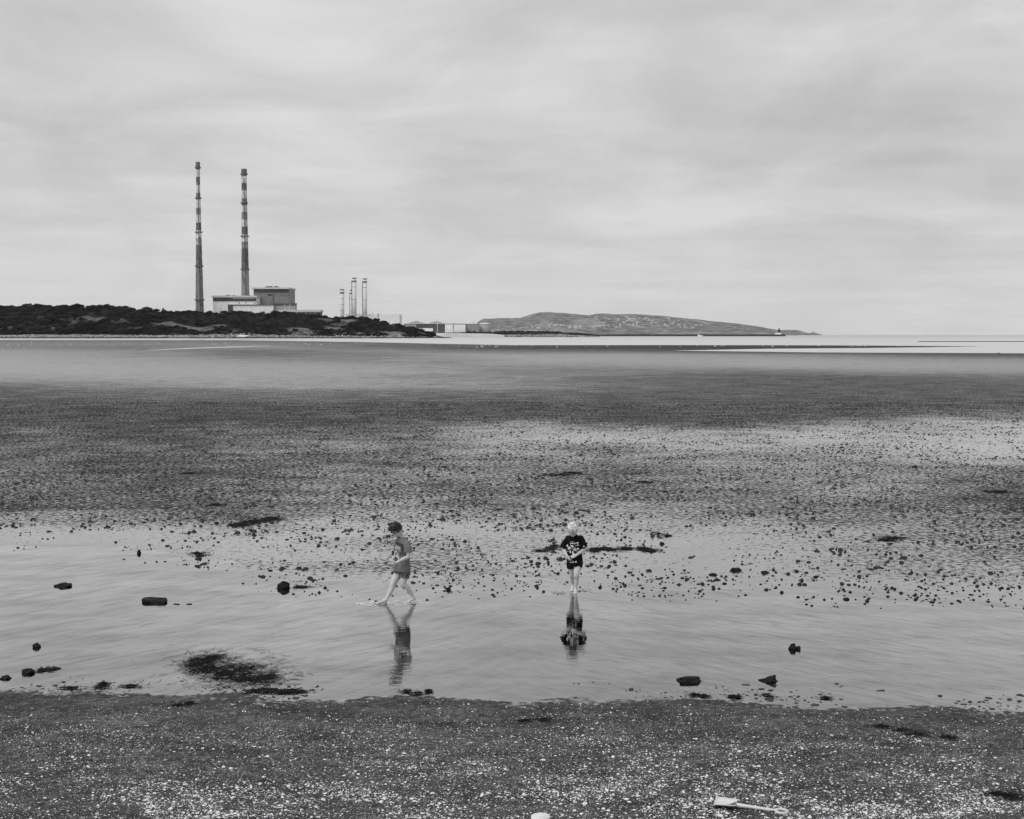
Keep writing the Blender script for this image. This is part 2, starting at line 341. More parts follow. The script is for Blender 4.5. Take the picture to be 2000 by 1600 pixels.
# ------------------------------------------------------------------ the strand
SHORE = [(-800, 1345), (0, 1351), (200, 1346), (330, 1350), (560, 1357), (1000, 1364), (1300, 1363), (1450, 1366), (1600, 1371), (1800, 1380), (2000, 1386), (2800, 1410)]
UPPER = [(-800, 1045), (0, 1052), (180, 1068), (330, 1078), (430, 1105), (560, 1128), (760, 1135), (1000, 1130), (1200, 1136), (1400, 1140), (1700, 1158), (1900, 1150), (2000, 1150), (2800, 1150)]
MAIN = [(-800, 664.2), (0, 664.2), (450, 664.6), (700, 668), (880, 672), (1000, 674.3), (1290, 674.2), (1312, 685.0), (1600, 688.5), (2000, 690.3), (2800, 693)]
FILM_PX = [0, 250, 500, 750, 1000, 1250, 1500, 1750, 2000]
FILM = [ # py, film at each of FILM_PX (0 dark damp sand, 1 sheet of water)
 (664, [.4, .4, .35, .35, .3, .1, .1, .1, .1]),
 (672, [.5, .5, .5, .35, .3, .1, .1, .1, .1]),
 (679, [.5, .4, .6, .4, .15, .1, .05, .05, .05]),
 (686, [.65, .55, .35, .55, .4, .35, .1, .05, .05]),
 (694, [.7, .6, .4, .5, .7, .7, .6, .4, .25]),
 (704, [.75, .68, .55, .5, .72, .72, .72, .65, .6]),
 (714, [.75, .7, .68, .62, .55, .6, .72, .7, .68]),
 (724, [.75, .72, .7, .66, .52, .45, .45, .62, .62]),
 (738, [.62, .66, .68, .62, .5, .36, .28, .3, .4]),
 (750, [.42, .54, .62, .6, .48, .36, .3, .3, .34]),
 (756, [.34, .52, .62, .6, .5, .33, .28, .28, .32]),
 (764, [.26, .38, .42, .42, .36, .3, .28, .28, .3]),
 (790, [.26, .26, .24, .24, .24, .26, .26, .24, .28]),
 (818, [.25, .2, .2, .22, .22, .2, .25, .3, .6]),
 (834, [.28, .25, .28, .3, .66, .6, .68, .62, .92]),
 (850, [.3, .28, .32, .42, .80, .7, .85, .85, .95]),
 (868, [.3, .3, .34, .45, .6, .62, .66, .8, .92]),
 (895, [.32, .3, .36, .42, .54, .56, .58, .64, .82]),
 (925, [.33, .33, .36, .42, .50, .52, .56, .46, .42]),
 (965, [.33, .32, .38, .5, .55, .60, .55, .4, .36]),
 (1000, [.30, .35, .42, .55, .66, .64, .58, .45, .38]),
 (1022, [.6, .62, .5, .85, .62, .72, .7, .5, .42]),
 (1040, [.9, .85, .8, .8, .72, .82, .75, .6, .45]),
 (1062, [1, 1, .9, .55, .66, .88, .8, .64, .5]),
 (1085, [1, 1, .95, .7, .8, .92, .8, .66, .55]),
 (1105, [1, 1, .6, .5, .85, .95, .82, .7, .6]),
 (1130, [1, 1, .9, .85, .9, 1, .9, .8, .7]),
 (1160, [1] * 9), (1330, [1] * 9),
]
FPY = np.array([r[0] for r in FILM], float); FV = np.array([r[1] for r in FILM], float)
def film_of(px, py):
    px = np.clip(px, 0, 2000); ci = np.clip(px / 250.0, 0, 7.999); c0 = ci.astype(int); cf = ci - c0
    ri = np.interp(py, FPY, np.arange(len(FPY))); r0 = np.clip(ri.astype(int), 0, len(FPY) - 2); rf = ri - r0
    return (FV[r0, c0] * (1 - cf) + FV[r0, c0 + 1] * cf) * (1 - rf) + (FV[r0 + 1, c0] * (1 - cf) + FV[r0 + 1, c0 + 1] * cf) * rf
def height(X, Y):
    X = np.asarray(X, float); Y = np.asarray(Y, float)
    px, py = proj(X, Y)
    Ys = Yof(li(px, SHORE)) + (fbm(X * 0.9 + 3, Y * 0.9, 4) - .5) * 0.55
    s = Ys - Y
    hn = np.maximum(-0.05, 0.026 * s) + (fbm(X * 1.7, Y * 2.4, 4) - .5) * 0.02 * np.clip(s * 1.3 + 0.8, 0, 1)
    Yu = Yof(li(px, UPPER)) + (fbm(X * .6 + 9, Y * .5, 4) - .5) * 3.0
    hf = np.minimum(0.012 * (Y - Yu), 0.007) + (fbm(X * .8 + 5, Y * .8 + 7, 3) - .5) * 0.006 * (Y > Yu - 1)
    hf = np.maximum(hf, -0.05)
    h = np.maximum(hn, hf)
    # the far edge of the flats, the bars and the lagoons
    far = py < 705
    wob = (fbm(px * .01, py * 0.9, 3) - .5) * 0.8
    d = (py - li(px, MAIN)) + wob * .4
    top = li(px, [(900, 674.4), (1300, 674.2), (1600, 674.6), (1915, 676.6)]); bot = li(px, [(1280, 686), (1312, 685), (1500, 681.3), (1700, 679.8), (1915, 676.8)])
    bar = np.where((px > 1000) & (px < 1915), np.minimum(py - top, bot - py) + wob * .2, -5)
    bar2 = np.where(px > 1790, np.minimum(py - 666.6, 668.0 - py), -5)
    land = np.maximum(np.maximum(d, bar), bar2)
    yl = li(px, [(285, 684.3), (400, 679.4), (530, 675.6)])
    streak = np.where((px > 285) & (px < 530), 0.75 * np.interp(px, [285, 330, 450, 530], [.3, .8, .9, .2]) + wob * .35 - np.abs(py - yl), -5)
    land = np.where(streak > 0, -streak, land)
    hfar = np.clip(land * 0.05, -0.4, 0.012)
    return np.where(far, hfar, h)
def ground(px, py):
    Y = float(Yof(py)); h = 0.0
    for _ in range(12):
        x, y, z = ray(px, py); tt = (h - CAMH) / z; X, Y = x * tt, y * tt
        h = max(float(height(np.array([X]), np.array([Y]))[0]), 0.0)
    return Vector((X, Y, h))

rows = np.concatenate([[-60., -20., 0., 2., 4., 5.5], Yof(np.concatenate([np.arange(2100, 1640, -4), np.arange(1640, 1320, -0.9), np.arange(1320, 1000, -2.0), np.arange(1000, 760, -2.0), np.arange(760, 700, -.8), np.arange(700, 661.8, -0.25)]))])
tt = np.linspace(-1, 1, 460)
YY, TT = np.meshgrid(rows, tt, indexing='ij'); XX = TT * (6 + 0.46 * np.maximum(YY, 0))
HH = height(XX, YY); HH = np.where(YY < 6, 0.026 * 8, HH)
px_, py_ = proj(XX, YY)
warp = (fbm(XX * .12, YY * .12, 4) - .5)
film = film_of(px_ + warp * 400, py_ + warp * np.clip((py_ - 660) * .16, 0, 55))
film = film * np.interp(py_, [820, 845, 880, 920, 990, 1030], [1, 1, .96, .82, .82, 1])
film = film + (fbm(XX * .35 + 40, YY * .25, 4) - .5) * 0.35 * np.clip((py_ - 760) / 100, 0.15, 1)
film = np.where(py_ > 1300, np.clip(.62 - (HH - 0.0) * 90, -1, 1), film)
tone = 0.05 + (fbm(XX * .5 + 2, YY * .5, 4) - .5) * 0.05
tone = np.where(py_ > 1300, 0.066 + (fbm(XX * .8 + 2, YY * 1.1, 4) - .5) * 0.03, tone)
tone = np.where(HH < -0.002, 0.06 + (fbm(XX * .7 + 12, YY * .5, 4) - .5) * 0.10, tone)
nr, ncn = YY.shape
idx = np.arange(nr * ncn).reshape(nr, ncn)
Fc = np.stack([idx[:-1, :-1], idx[:-1, 1:], idx[1:, 1:], idx[1:, :-1]], -1).reshape(-1, 4)
me = bigmesh('sand', np.stack([XX, YY, HH], -1).reshape(-1, 3), Fc, M['sand'], True, {'film': np.clip(film, -.6, 1), 'tone': np.clip(tone, .015, .3), 'grit': np.where(py_ > 1300, np.clip(HH * 40 - .25, 0, 1) * np.interp(py_, [1360, 1450, 1600], [.5, .8, 1]), 0), 'ruffle': np.interp(YY, [20, 35, 90, 200], [.10, .22, .42, .5])})
tag(link('sand', me), kind='structure')
# sea bed far below the open water, and the water itself (one level sheet for pool and sea)
mb = MB(); mb.add([(-45000, -200, -3), (45000, -200, -3), (45000, 60000, -3), (-45000, 60000, -3)], [(0, 1, 2, 3)])
tag(mb.build('sea_bed', grey('sea_bed', 0.04, 0.9, 0.2, 0.01)), kind='structure')
rw = np.array([8.0, 30, 100, 500, 2000, 8000, 60000]); cw = np.linspace(-1, 1, 9)
YW, TW = np.meshgrid(rw, cw, indexing='ij'); XW = TW * (20 + YW * .8)
iw = np.arange(YW.size).reshape(YW.shape); Fw = np.stack([iw[:-1, :-1], iw[:-1, 1:], iw[1:, 1:], iw[1:, :-1]], -1).reshape(-1, 4)
tag(link('water', bigmesh('water', np.stack([XW, YW, XW * 0], -1).reshape(-1, 3), Fw, M['water'], True)), kind='structure')

exec_parts = []
# ------------------------------------------------------------------ lugworm casts on the flats
def cast_mesh(name, seed):
    r = random.Random(seed); mb = MB(); pts = []; rad = []
    n = 34
    for i in range(n):
        a = i * 0.62 + r.uniform(-.2, .2); q = 1 - i / n
        rr = 0.026 * q ** .8 * r.uniform(.75, 1.1); pts.append((rr * math.cos(a), rr * math.sin(a), 0.002 + 0.028 * (i / n) ** .8)); rad.append(0.0052 * r.uniform(.8, 1.2))
    mb.lathe([(0.03, -.004), (0.026, .004), (0.015, .014), (.003, .022)], 9)
    mb.tube(pts, rad, 5); return mb.mesh(name, M['mud'], True)
CM = [cast_mesh('worm_cast', s) for s in range(6)]
# candidate positions, uniform over the flats in metres
def cast_positions():
    n = 120000
    Y = np.sqrt(rng.uniform(17.5 ** 2, 74 ** 2, n)); X = (rng.uniform(-1, 1, n)) * (0.43 * Y + .5)
    px, py = proj(X, Y); h = height(X, Y)
    edge = Yof(li(px, UPPER))
    dens = np.clip((Y - edge + 1.6) / 1.4, 0, 1)
    cl = fbm(X * .9 + 60, Y * .6 + 3, 4); dens *= np.clip((cl - .38) * 5, 0.05, 1) * np.clip((fbm(X * 2.6 + 6, Y * 2.2 + 3, 3) - .3) * 4, .2, 1.3)
    # two stretches of bare mud behind the boys
    bare = np.exp(-(((px - 420) / 260) ** 2 + ((py - 1072) / 13) ** 2)) + np.exp(-(((px - 600) / 330) ** 2 + ((py - 1090) / 9) ** 2))
    dens *= np.clip(1 - bare * .9, 0, 1)
    dens *= 1.0
    keep = (rng.random(n) < dens * np.interp(Y, [20, 27, 45], [1.5, 1.1, .8])) & (h > -0.03) & (px > -120) & (px < 2120)
    for b in (BOY1, BOY2): keep &= ((X - b.x) ** 2 + (Y - b.y) ** 2) > 0.35 ** 2
    return X[keep], Y[keep], np.maximum(h[keep], 0)
CX, CY, CH = cast_positions()
o_ = np.argsort(CY); CX, CY, CH = CX[o_], CY[o_], CH[o_]
vis = np.abs(CX) < 0.385 * CY
first = np.where(vis)[0][:300]
for k, i in enumerate(first):
    o = link('worm_cast', CM[k % 6]); s = min(1.15, .36 + random.gammavariate(1.8, .19))
    o.location = (CX[i], CY[i], CH[i] - .002); o.rotation_euler = (0, 0, random.uniform(0, 6.28)); o.scale = (s * random.uniform(.8, 1.35), s, s * random.uniform(.45, .95))
    tag(o, 'small dark coiled worm cast among many on the wet flat behind the pool', 'worm cast', 'worm casts on the wet flat')
rest = np.setdiff1d(np.arange(len(CX)), first)
def scatter_mounds(name, X, Y, Z, size, mat_, hgt=.75, nseg=6, seed=3, jit=.3):
    g = np.random.default_rng(seed); n = len(X)
    a = np.linspace(0, 2 * np.pi, nseg, endpoint=False)
    rot = g.uniform(0, 6.28, (n, 1)); r0 = size[:, None] * (1 + g.uniform(-jit, jit, (n, nseg)))
    el = g.uniform(.8, 1.5, (n, 1))
    V = np.zeros((n, 2 * nseg + 1, 3))
    ca, sa = np.cos(a + rot), np.sin(a + rot)
    V[:, :nseg, 0] = ca * r0 * el; V[:, :nseg, 1] = sa * r0; V[:, :nseg, 2] = -.004
    r1 = r0 * (.62 + g.uniform(-.2, .2, (n, nseg)))
    hh = size[:, None] * hgt * g.uniform(.5, 1.2, (n, 1))
    V[:, nseg:2 * nseg, 0] = ca * r1 * el; V[:, nseg:2 * nseg, 1] = sa * r1; V[:, nseg:2 * nseg, 2] = hh * (.75 + g.uniform(-.3, .3, (n, nseg)))
    V[:, -1, 2] = hh[:, 0] * 1.15; V[:, -1, 0] = g.uniform(-.3, .3, n) * size; V[:, -1, 1] = g.uniform(-.3, .3, n) * size
    V += np.stack([X, Y, Z], -1)[:, None, :]
    f = []
    for k in range(nseg):
        k2 = (k + 1) % nseg; f += [(k, k2, nseg + k2), (k, nseg + k2, nseg + k), (nseg + k, nseg + k2, 2 * nseg)]
    f = np.array(f); Fc = (f[None] + (np.arange(n) * (2 * nseg + 1))[:, None, None]).reshape(-1, 3)
    return bigmesh(name, V.reshape(-1, 3), Fc, mat_)
sz = np.minimum(.008 + rng.gamma(1.7, .0088, len(rest)), .05) * np.interp(CY[rest], [20, 45, 74], [.86, .88, 1.0]) * np.where(rng.random(len(rest)) < .5, 1, .7)
tag(link('worm_casts', scatter_mounds('worm_casts', CX[rest], CY[rest], CH[rest], sz, M['mud'])), 'countless small dark worm casts speckling the wet flat', 'worm casts', None, 'stuff')

# ------------------------------------------------------------------ shells and pebbles on the foreshore
def shore_points(n, fn, y0=9.0, y1=14.6):
    Y = np.sqrt(rng.uniform(y0 ** 2, y1 ** 2, n)); X = rng.uniform(-1, 1, n) * (0.43 * Y + .6)
    h = height(X, Y); px, py = proj(X, Y, h); s = Yof(li(px, SHORE)) - Y
    keep = (rng.random(n) < fn(px, py, X, Y, s)) & (h > .004)
    return X[keep], Y[keep], h[keep], py[keep]
def shell_d(px, py, X, Y, s):
    cl = fbm(X * 1.6 + 8, Y * 2.2 + 1, 4); cl2 = fbm(X * 5 + 8, Y * 7 + 1, 3)
    d = np.interp(py, [1355, 1385, 1420, 1470, 1520, 1560, 1600], [.02, .12, .22, .38, .62, .9, 1.0])
    d = d * np.interp(px, [0, 700, 1000, 2000], [.75, 1, 1.2, 1.0])
    return d * np.clip((cl - .36) * 4, .30, 1) * np.clip((cl2 - .3) * 4, .25, 1)
def scatter_shells(name, X, Y, Z, size, mat_, nseg=7, seed=5):
    g = np.random.default_rng(seed); n = len(X); a = np.linspace(0, 2 * np.pi, nseg, endpoint=False)
    r0 = size[:, None] * (1 + g.uniform(-.35, .3, (n, nseg))); el = g.uniform(.6, 1.0, (n, 1))
    V = np.zeros((n, 2 * nseg + 1, 3)); ca, sa = np.cos(a), np.sin(a)
    dome = size[:, None] * g.uniform(.15, .5, (n, 1))
    V[:, :nseg, 0] = ca * r0; V[:, :nseg, 1] = sa * r0 * el; V[:, :nseg, 2] = 0
    V[:, nseg:-1, 0] = ca * r0 * .6; V[:, nseg:-1, 1] = sa * r0 * el * .6; V[:, nseg:-1, 2] = dome * .8
    V[:, -1, 2] = dome[:, 0]
    tilt = g.normal(0, .28, n); az_ = g.uniform(0, 6.28, n)
    c_, s_ = np.cos(tilt)[:, None], np.sin(tilt)[:, None]
    x, y, z = V[..., 0].copy(), V[..., 1].copy(), V[..., 2].copy()
    y2 = y * c_ - z * s_; z2 = y * s_ + z * c_
    c_, s_ = np.cos(az_)[:, None], np.sin(az_)[:, None]
    V[..., 0] = x * c_ - y2 * s_; V[..., 1] = x * s_ + y2 * c_; V[..., 2] = z2 + .002
    V += np.stack([X, Y, Z], -1)[:, None, :]
    f = []
    for k in range(nseg):
        k2 = (k + 1) % nseg; f += [(k, k2, nseg + k2), (k, nseg + k2, nseg + k), (nseg + k, nseg + k2, 2 * nseg)]
    f = np.array(f); Fc = (f[None] + (np.arange(n) * (2 * nseg + 1))[:, None, None]).reshape(-1, 3)
    return bigmesh(name, V.reshape(-1, 3), Fc, mat_)
SX, SY, SZ, SPY = shore_points(230000, shell_d)
ss = 0.0022 + rng.gamma(1.25, .0023, len(SX)) * np.interp(SPY, [1380, 1600], [.8, 1.25]); ss = np.minimum(ss, .015)
tag(link('shell_litter', scatter_shells('shell_litter', SX, SY, SZ, ss, M['shell'])), 'white broken shell litter scattered over the dark foreshore sand', 'shells', None, 'stuff')
QX, QY, QZ, _ = shore_points(70000, lambda px, py, X, Y, s: np.interp(py, [1360, 1400, 1600], [.12, .25, .7]) * np.clip((fbm(X * 2.6 + 28, Y * 3.2 + 1, 4) - .42) * 5, .05, 1))
tag(link('pebbles', scatter_mounds('pebbles', QX, QY, QZ, np.minimum(.003 + rng.gamma(1.5, .003, len(QX)), .02), M['pebble'], .6, 6)), 'dark grit and pebbles strewn through the foreshore sand', 'pebbles', None, 'stuff')
def shell_mesh(seed):
    r = random.Random(seed); mb = MB(); rs = []; n = 22; e = r.uniform(.75, 1.05)
    for j, (q, z) in enumerate(((1.0, 0), (.98, .10), (.8, .27), (.5, .42), (.15, .5))):
        rs.append([((q * math.cos(2 * math.pi * k / n)) * (1 + .06 * (k % 2)), -.25 * (1 - q) + q * e * math.sin(2 * math.pi * k / n) * (1 + .06 * (k % 2)), z * .8) for k in range(n)])
    mb.rings(rs); return mb.mesh('shell', M['shell'], False)
SM = [shell_mesh(s) for s in range(5)]
bx, by, bz, bpy_ = shore_points(9000, lambda px, py, X, Y, s: shell_d(px, py, X, Y, s) * .8, 9.9, 13.2)
o_ = rng.permutation(len(bx)); ok = [i for i in o_ if abs(bx[i]) < .385 * by[i] and 1440 < bpy_[i] < 1600][:299]
for k, i in enumerate(ok):
    o = link('shell', SM[k % 5]); s = random.uniform(.010, .019)
    o.location = (bx[i], by[i], bz[i] + .001); o.rotation_euler = (random.gauss(0, .3), random.gauss(0, .3), random.uniform(0, 6.28)); o.scale = (s, s, s * random.uniform(.6, 1.1))
    tag(o, 'white cockle shell among the shell litter of the foreshore', 'shell', 'larger shells on the foreshore')
g = ground(1056, 1598); o = link('shell', SM[0]); o.location = g + Vector((0, 0, .008)); o.scale = (.075, .05, .05); o.rotation_euler = (.3, 0, .3)
tag(o, 'largest pale shell, cut by the bottom edge left of the spade', 'shell')

nb = 1500; dx_ = rng.uniform(-80, 2080, nb); dY = Yof(li(dx_, SHORE)) + rng.normal(.05, .22, nb); dX = (dx_ - 1000) / F * dY; dk = fbm(dX * 1.3 + 70, dY * 1.1, 4) > .50; dX, dY = dX[dk], dY[dk]; dZ = np.maximum(height(dX, dY), 0)
tag(link('tideline_debris', scatter_mounds('tideline_debris', dX, dY, dZ, np.minimum(.004 + rng.gamma(1.3, .006, len(dX)), .035), M['pebble'], .35, 7, 21, .5)), 'dark crumbs of mud and weed strewn along the near waterline', 'debris', None, 'stuff')
# ------------------------------------------------------------------ rocks
def rock_mesh(L_, W_, H_, seed, pw=.85):
    bm = bmesh.new(); bmesh.ops.create_icosphere(bm, subdivisions=4, radius=1)
    for v in bm.verts:
        n = v.co.normalized(); d = 1 + .42 * mnoise.noise(n * 1.3 + Vector((seed * 7.1, 0, 0))) + .16 * mnoise.noise(n * 3.1 + Vector((0, seed * 3.3, 0))) + .07 * mnoise.noise(n * 8 + Vector((seed, 0, 0)))
        c = n * d; c.x = math.copysign(abs(c.x) ** pw, c.x); v.co = Vector((c.x * L_, c.y * W_, c.z * H_))
    me = bpy.data.meshes.new('rock'); bm.to_mesh(me); bm.free(); me.materials.append(M['rock'])
    me.polygons.foreach_set('use_smooth', [True] * len(me.polygons)); return me
def weed_mesh(name, blobs, n, ln, wd, seed, lift=.012, mat_=None):
    """ribbon strands strewn over elliptic blobs (cx, cy, rx, ry, angle) in metres"""
    r = random.Random(seed); mb = MB()
    for _ in range(n):
        cx_, cy_, rx, ry, an = r.choice(blobs); q = abs(r.gauss(0, .55)) * r.uniform(.6, 1.35); a = r.uniform(0, 6.28)
        lx, ly = q * rx * math.cos(a), q * ry * math.sin(a); x = cx_ + lx * math.cos(an) - ly * math.sin(an); y = cy_ + lx * math.sin(an) + ly * math.cos(an)
        d = an + r.gauss(0, .6); l = ln * r.uniform(.4, 1.3); w = wd * r.uniform(.4, 1.2); z = lift * r.random() * max(0.1, 1 - q); pts = []
        for k in range(6):
            t = k / 5; pts.append((x, y, z + lift * .6 * math.sin(t * 3.1) * r.random(), w * (math.sin(t * 2.9 + .15)))); d += r.gauss(0, .35); x += l / 5 * math.cos(d); y += l / 5 * math.sin(d)
        vs = []
        for k, (x, y, z, w_) in enumerate(pts):
            nx, ny = -math.sin(d), math.cos(d); vs += [(x + nx * w_ / 2, y + ny * w_ / 2, z), (x, y, z + .35 * w_ + .001), (x - nx * w_ / 2, y - ny * w_ / 2, z)]
        fs = []
        for k in range(5): b = 3 * k; fs += [(b, b + 1, b + 4, b + 3), (b + 1, b + 2, b + 5, b + 4)]
        mb.add(vs, fs)
    return mb.mesh(name, mat_ or M['weed'])
def pxm(py): return float(Yof(py)) * cp / F + CAMH * sp / F      # metres per photo pixel across, roughly
# x, y(base), width px, height px, label
ROCKS = [
 (124, 1147, 34, 9, 'flat dark rock in the pool, farthest left of those beyond the tidal pool middle'),
 (303, 1178, 52, 13, 'long loaf-shaped dark rock in the pool at the left'),
 (345, 1181, 12, 2.5, 'thin rock sliver just right of the long loaf-shaped rock'),
 (370, 1181, 11, 2.5, 'second thin rock sliver right of the long loaf-shaped rock'),
 (554, 1152, 24, 15, 'rounded black rock in the pool left of the boy in the grey shirt'),
 (72, 1266, 17, 10, 'small pointed rock near the left edge of the pool'),
 (55, 1317, 26, 12, 'black rock trailing seaweed near the left edge by the shore'),
 (11, 1327, 22, 7, 'low dark rock cut close to the left edge of the picture'),
 (1347, 1333, 45, 14, 'long blocky black rock in the shallows at the near shore right of centre'),
 (1501, 1333, 36, 15, 'black wedge-shaped rock in the shallows with its high end to the right'),
 (1548, 1271, 14, 14, 'small black peaked double rock alone in the pool at the right'),
 (1559, 1270, 9, 9, 'small round knob beside the black peaked rock in the pool'),
 (272, 1083, 7, 9, 'small upright dark stone among the worm casts at the left'),
 (876, 1154, 9, 7, 'small dark stone between the two boys beyond the pool'),
 (1527, 1159, 8, 5, 'small square dark stone in the pool, beyond and right of the second boy'),
 (1653, 1172, 13, 5, 'small flat dark stone at the pool edge far right of the boys'),
 (1437, 1116, 22, 12, 'ragged dark stone cluster on the wet flat right of the second boy'),
 (1393, 1124, 16, 7, 'flat dark stone left of the ragged stone cluster'),
 (1415, 1141, 9, 6, 'small oval stone in front of the ragged stone cluster'),
 (1494, 1120, 15, 8, 'dark lump right of the ragged stone cluster'),
 (1594, 1128, 11, 6, 'dark lump on the wet flat well right of the ragged stones'),
 (1400, 1134, 14, 5, 'low stone with weed beneath the ragged stone cluster'),
 (735, 1177, 8, 4, 'small black stone at the toes of the boy in the grey shirt'),
 (1787, 914, 10, 5, 'tiny dark rock far out on the bright wet flat at the right'),
 (1293, 1064, 10, 5, 'dark pebble mound on the flat near the weed strip'),
 (1951, 691, 5, 2, 'tiny dark rock on the distant sand bar at the right edge'),
]
for k, (x, y, w, h, lb) in enumerate(ROCKS):
    h = h * (.6 if 1050 < y < 1150 and x > 1350 else 1); g = ground(x, y - h * .2); m_ = pxm(y); me = rock_mesh(w * m_ / 2, max(w * m_ * .3, h * m_ * .5), h * m_ * .78, k * 1.7 + 2, .62 if 'loaf' in lb or 'blocky' in lb else .9)
    if 'wedge' in lb:
        for v in me.vertices: v.co.z *= .72 + .45 * v.co.x / (w * m_ / 2)
    if 'loaf' in lb or 'blocky' in lb:
        for v in me.vertices: v.co.z = math.copysign(abs(v.co.z / (h * m_)) ** .7 * h * m_ * .72, v.co.z)
    o = link('rock', me); o.location = g; o.rotation_euler = (0, 0, random.uniform(-.25, .25)); tag(o, lb, 'rock')

# ------------------------------------------------------------------ seaweed
def weed(px, py, blobs_px, n, ln, wd, label, seed, lift=.012, cat='seaweed'):
    g = ground(px, py); mx = pxm(py); my = abs(float(Yof(py + 1) - Yof(py - 1))) / 2
    bl = [(bx_ * mx, -by_ * my, rx * mx, ry * my, an) for bx_, by_, rx, ry, an in blobs_px]
    o = link('seaweed', weed_mesh('seaweed', bl, n, ln, wd, seed, lift)); o.location = g + Vector((0, 0, .004)); tag(o, label, cat)
    return o
weed(492, 1020, [(-25, 6, 22, 3, .0), (-5, 0, 26, 4, .0), (22, -6, 24, 3, 0)], 420, .20, .022, 'long slanting dark weed patch on the flat behind the left boy', 1)
weed(1205, 1073, [(-48, 1, 14, 4, 0), (-25, 0, 26, 4, 0), (10, -1, 24, 4, 0), (48, 0, 22, 4, 0), (60, 3, 16, 3, 0)], 560, .13, .018, 'dark weed strip running right from the black-shirted boy', 2)
weed(1070, 1072, [(0, 0, 20, 3, 0), (-20, 4, 18, 3, 0), (8, -5, 22, 3, 0)], 160, .12, .014, 'thin dark weed trail just left of the black-shirted boy', 3)
weed(1730, 1053, [(-8, 2, 24, 3, 0), (12, -2, 26, 2.5, 0)], 200, .15, .016, 'dark weed patch on the wet flat far right of the boys', 4)
weed(762, 1045, [(-6, 3, 12, 3, 0)], 34, .10, .012, 'small weed tuft behind the head of the boy in the grey shirt', 5)
weed(1285, 1045, [(0, -2, 12, 4, 0), (14, 2, 10, 3, 0)], 90, .1, .02, 'small weed tuft above the dark weed strip', 6)
weed(385, 1085, [(0, 0, 22, 4, 0), (-10, -4, 14, 3, 0)], 90, .1, .018, 'thin weed scrap on the pool edge behind the long rock', 7)
weed(580, 1147, [(0, 0, 16, 2, 0)], 50, .16, .016, 'weed tail streaming right from the rounded black rock', 8, .006)
weed(85, 1310, [(-6, 0, 18, 6, 0), (10, -2, 12, 5, 0)], 150, .07, .012, 'weed fringe trailing from the black rock near the left edge', 9, .006)
weed(430, 1310, [(-66, -14, 50, 16, .0), (-40, -2, 60, 20, 0), (5, 6, 80, 24, 0), (50, 16, 70, 20, 0), (92, 14, 56, 24, 0), (-50, -26, 66, 18, 0), (30, -4, 100, 32, 0)], 1500, .17, .0055, 'broad feathery drift of dark seaweed floating in the pool by the near shore', 10, .004)
weed(530, 1350, [(-20, 0, 40, 3, 0), (25, 1, 34, 3, 0)], 420, .12, .014, 'narrow weed line along the shore below the feathery weed drift', 11, .006)
weed(357, 1376, [(-10, 3, 12, 2, 0), (8, -1, 13, 3, 0)], 260, .05, .008, 'dark weed scrap on the foreshore sand below the feathery drift', 12)
weed(812, 1353, [(-22, -2, 16, 3, 0), (0, 2, 22, 2, 0), (20, -2, 8, 3, 0)], 260, .06, .007, 'curved weed strand at the waterline below the left boy', 13)
weed(1040, 1408, [(-20, 1, 26, 1.5, 0), (15, -1, 22, 2, 0)], 60, .09, .012, 'thin dark strand lying on the foreshore below the right boy', 14)
weed(1752, 1428, [(0, 0, 40, 6, 0), (-30, -8, 26, 4, 0), (25, 8, 30, 4, 0), (78, 13, 16, 3, 0)], 260, .12, .005, 'scattered dark weed patch on the foreshore at the right', 15)
weed(1968, 1558, [(0, 0, 40, 6, 0), (-20, -6, 26, 5, 0)], 150, .12, .005, 'dark weed patch on the foreshore by the right edge', 16)
weed(1090, 926, [(-14, 2, 26, 1.6, 0), (16, -2, 22, 1.6, 0)], 80, .45, .022, 'thin dark weed line on the mud flat above the gap between the boys', 17)
weed(360, 925, [(0, 0, 18, 2, 0)], 40, .3, .025, 'small dark weed streak on the mud flat at the left', 18)
weed(410, 987, [(0, 0, 14, 1.8, 0)], 40, .25, .025, 'small dark streak of weed above the slanting weed patch', 19)
weed(1938, 961, [(0, 0, 22, 1.8, 0)], 60, .35, .025, 'dark weed streak on the flat near the right edge', 20)
weed(1250, 942, [(0, 0, 20, 2, 0)], 40, .3, .022, 'small weed line above the right boy on the flat', 21)
weed(1355, 1358, [(-2, 0, 14, 2.6, 0), (16, 2, 10, 2, 0)], 240, .05, .007, 'weed heap at the waterline below the blocky black rock', 22)
weed(1428, 1361, [(-2, 0, 10, 3, 0), (10, 1, 9, 3, 0)], 220, .04, .007, 'weed clump at the waterline left of the wedge-shaped rock', 23)
weed(1497, 1360, [(0, -2, 12, 3, 0), (2, 3, 12, 1.5, 0)], 140, .05, .005, 'weed wisps in the shallows below the wedge-shaped rock', 24)
weed(1610, 1364, [(0, 0, 12, 2, 0)], 150, .04, .007, 'weed scrap at the waterline right of the wedge-shaped rock', 25)
weed(200, 1341, [(-60, 4, 30, 3, 0), (0, 2, 34, 3, 0), (50, 0, 26, 3, 0), (-8, -5, 12, 3, 0)], 500, .05, .007, 'broken line of dark weed along the shore at the left', 26)
weed(1110, 1157, [(-18, 3, 26, 4, 0), (22, -3, 20, 4, 0)], 60, .05, .006, 'stirred weed shreds in the water round the feet of the black-shirted boy', 27, .002)

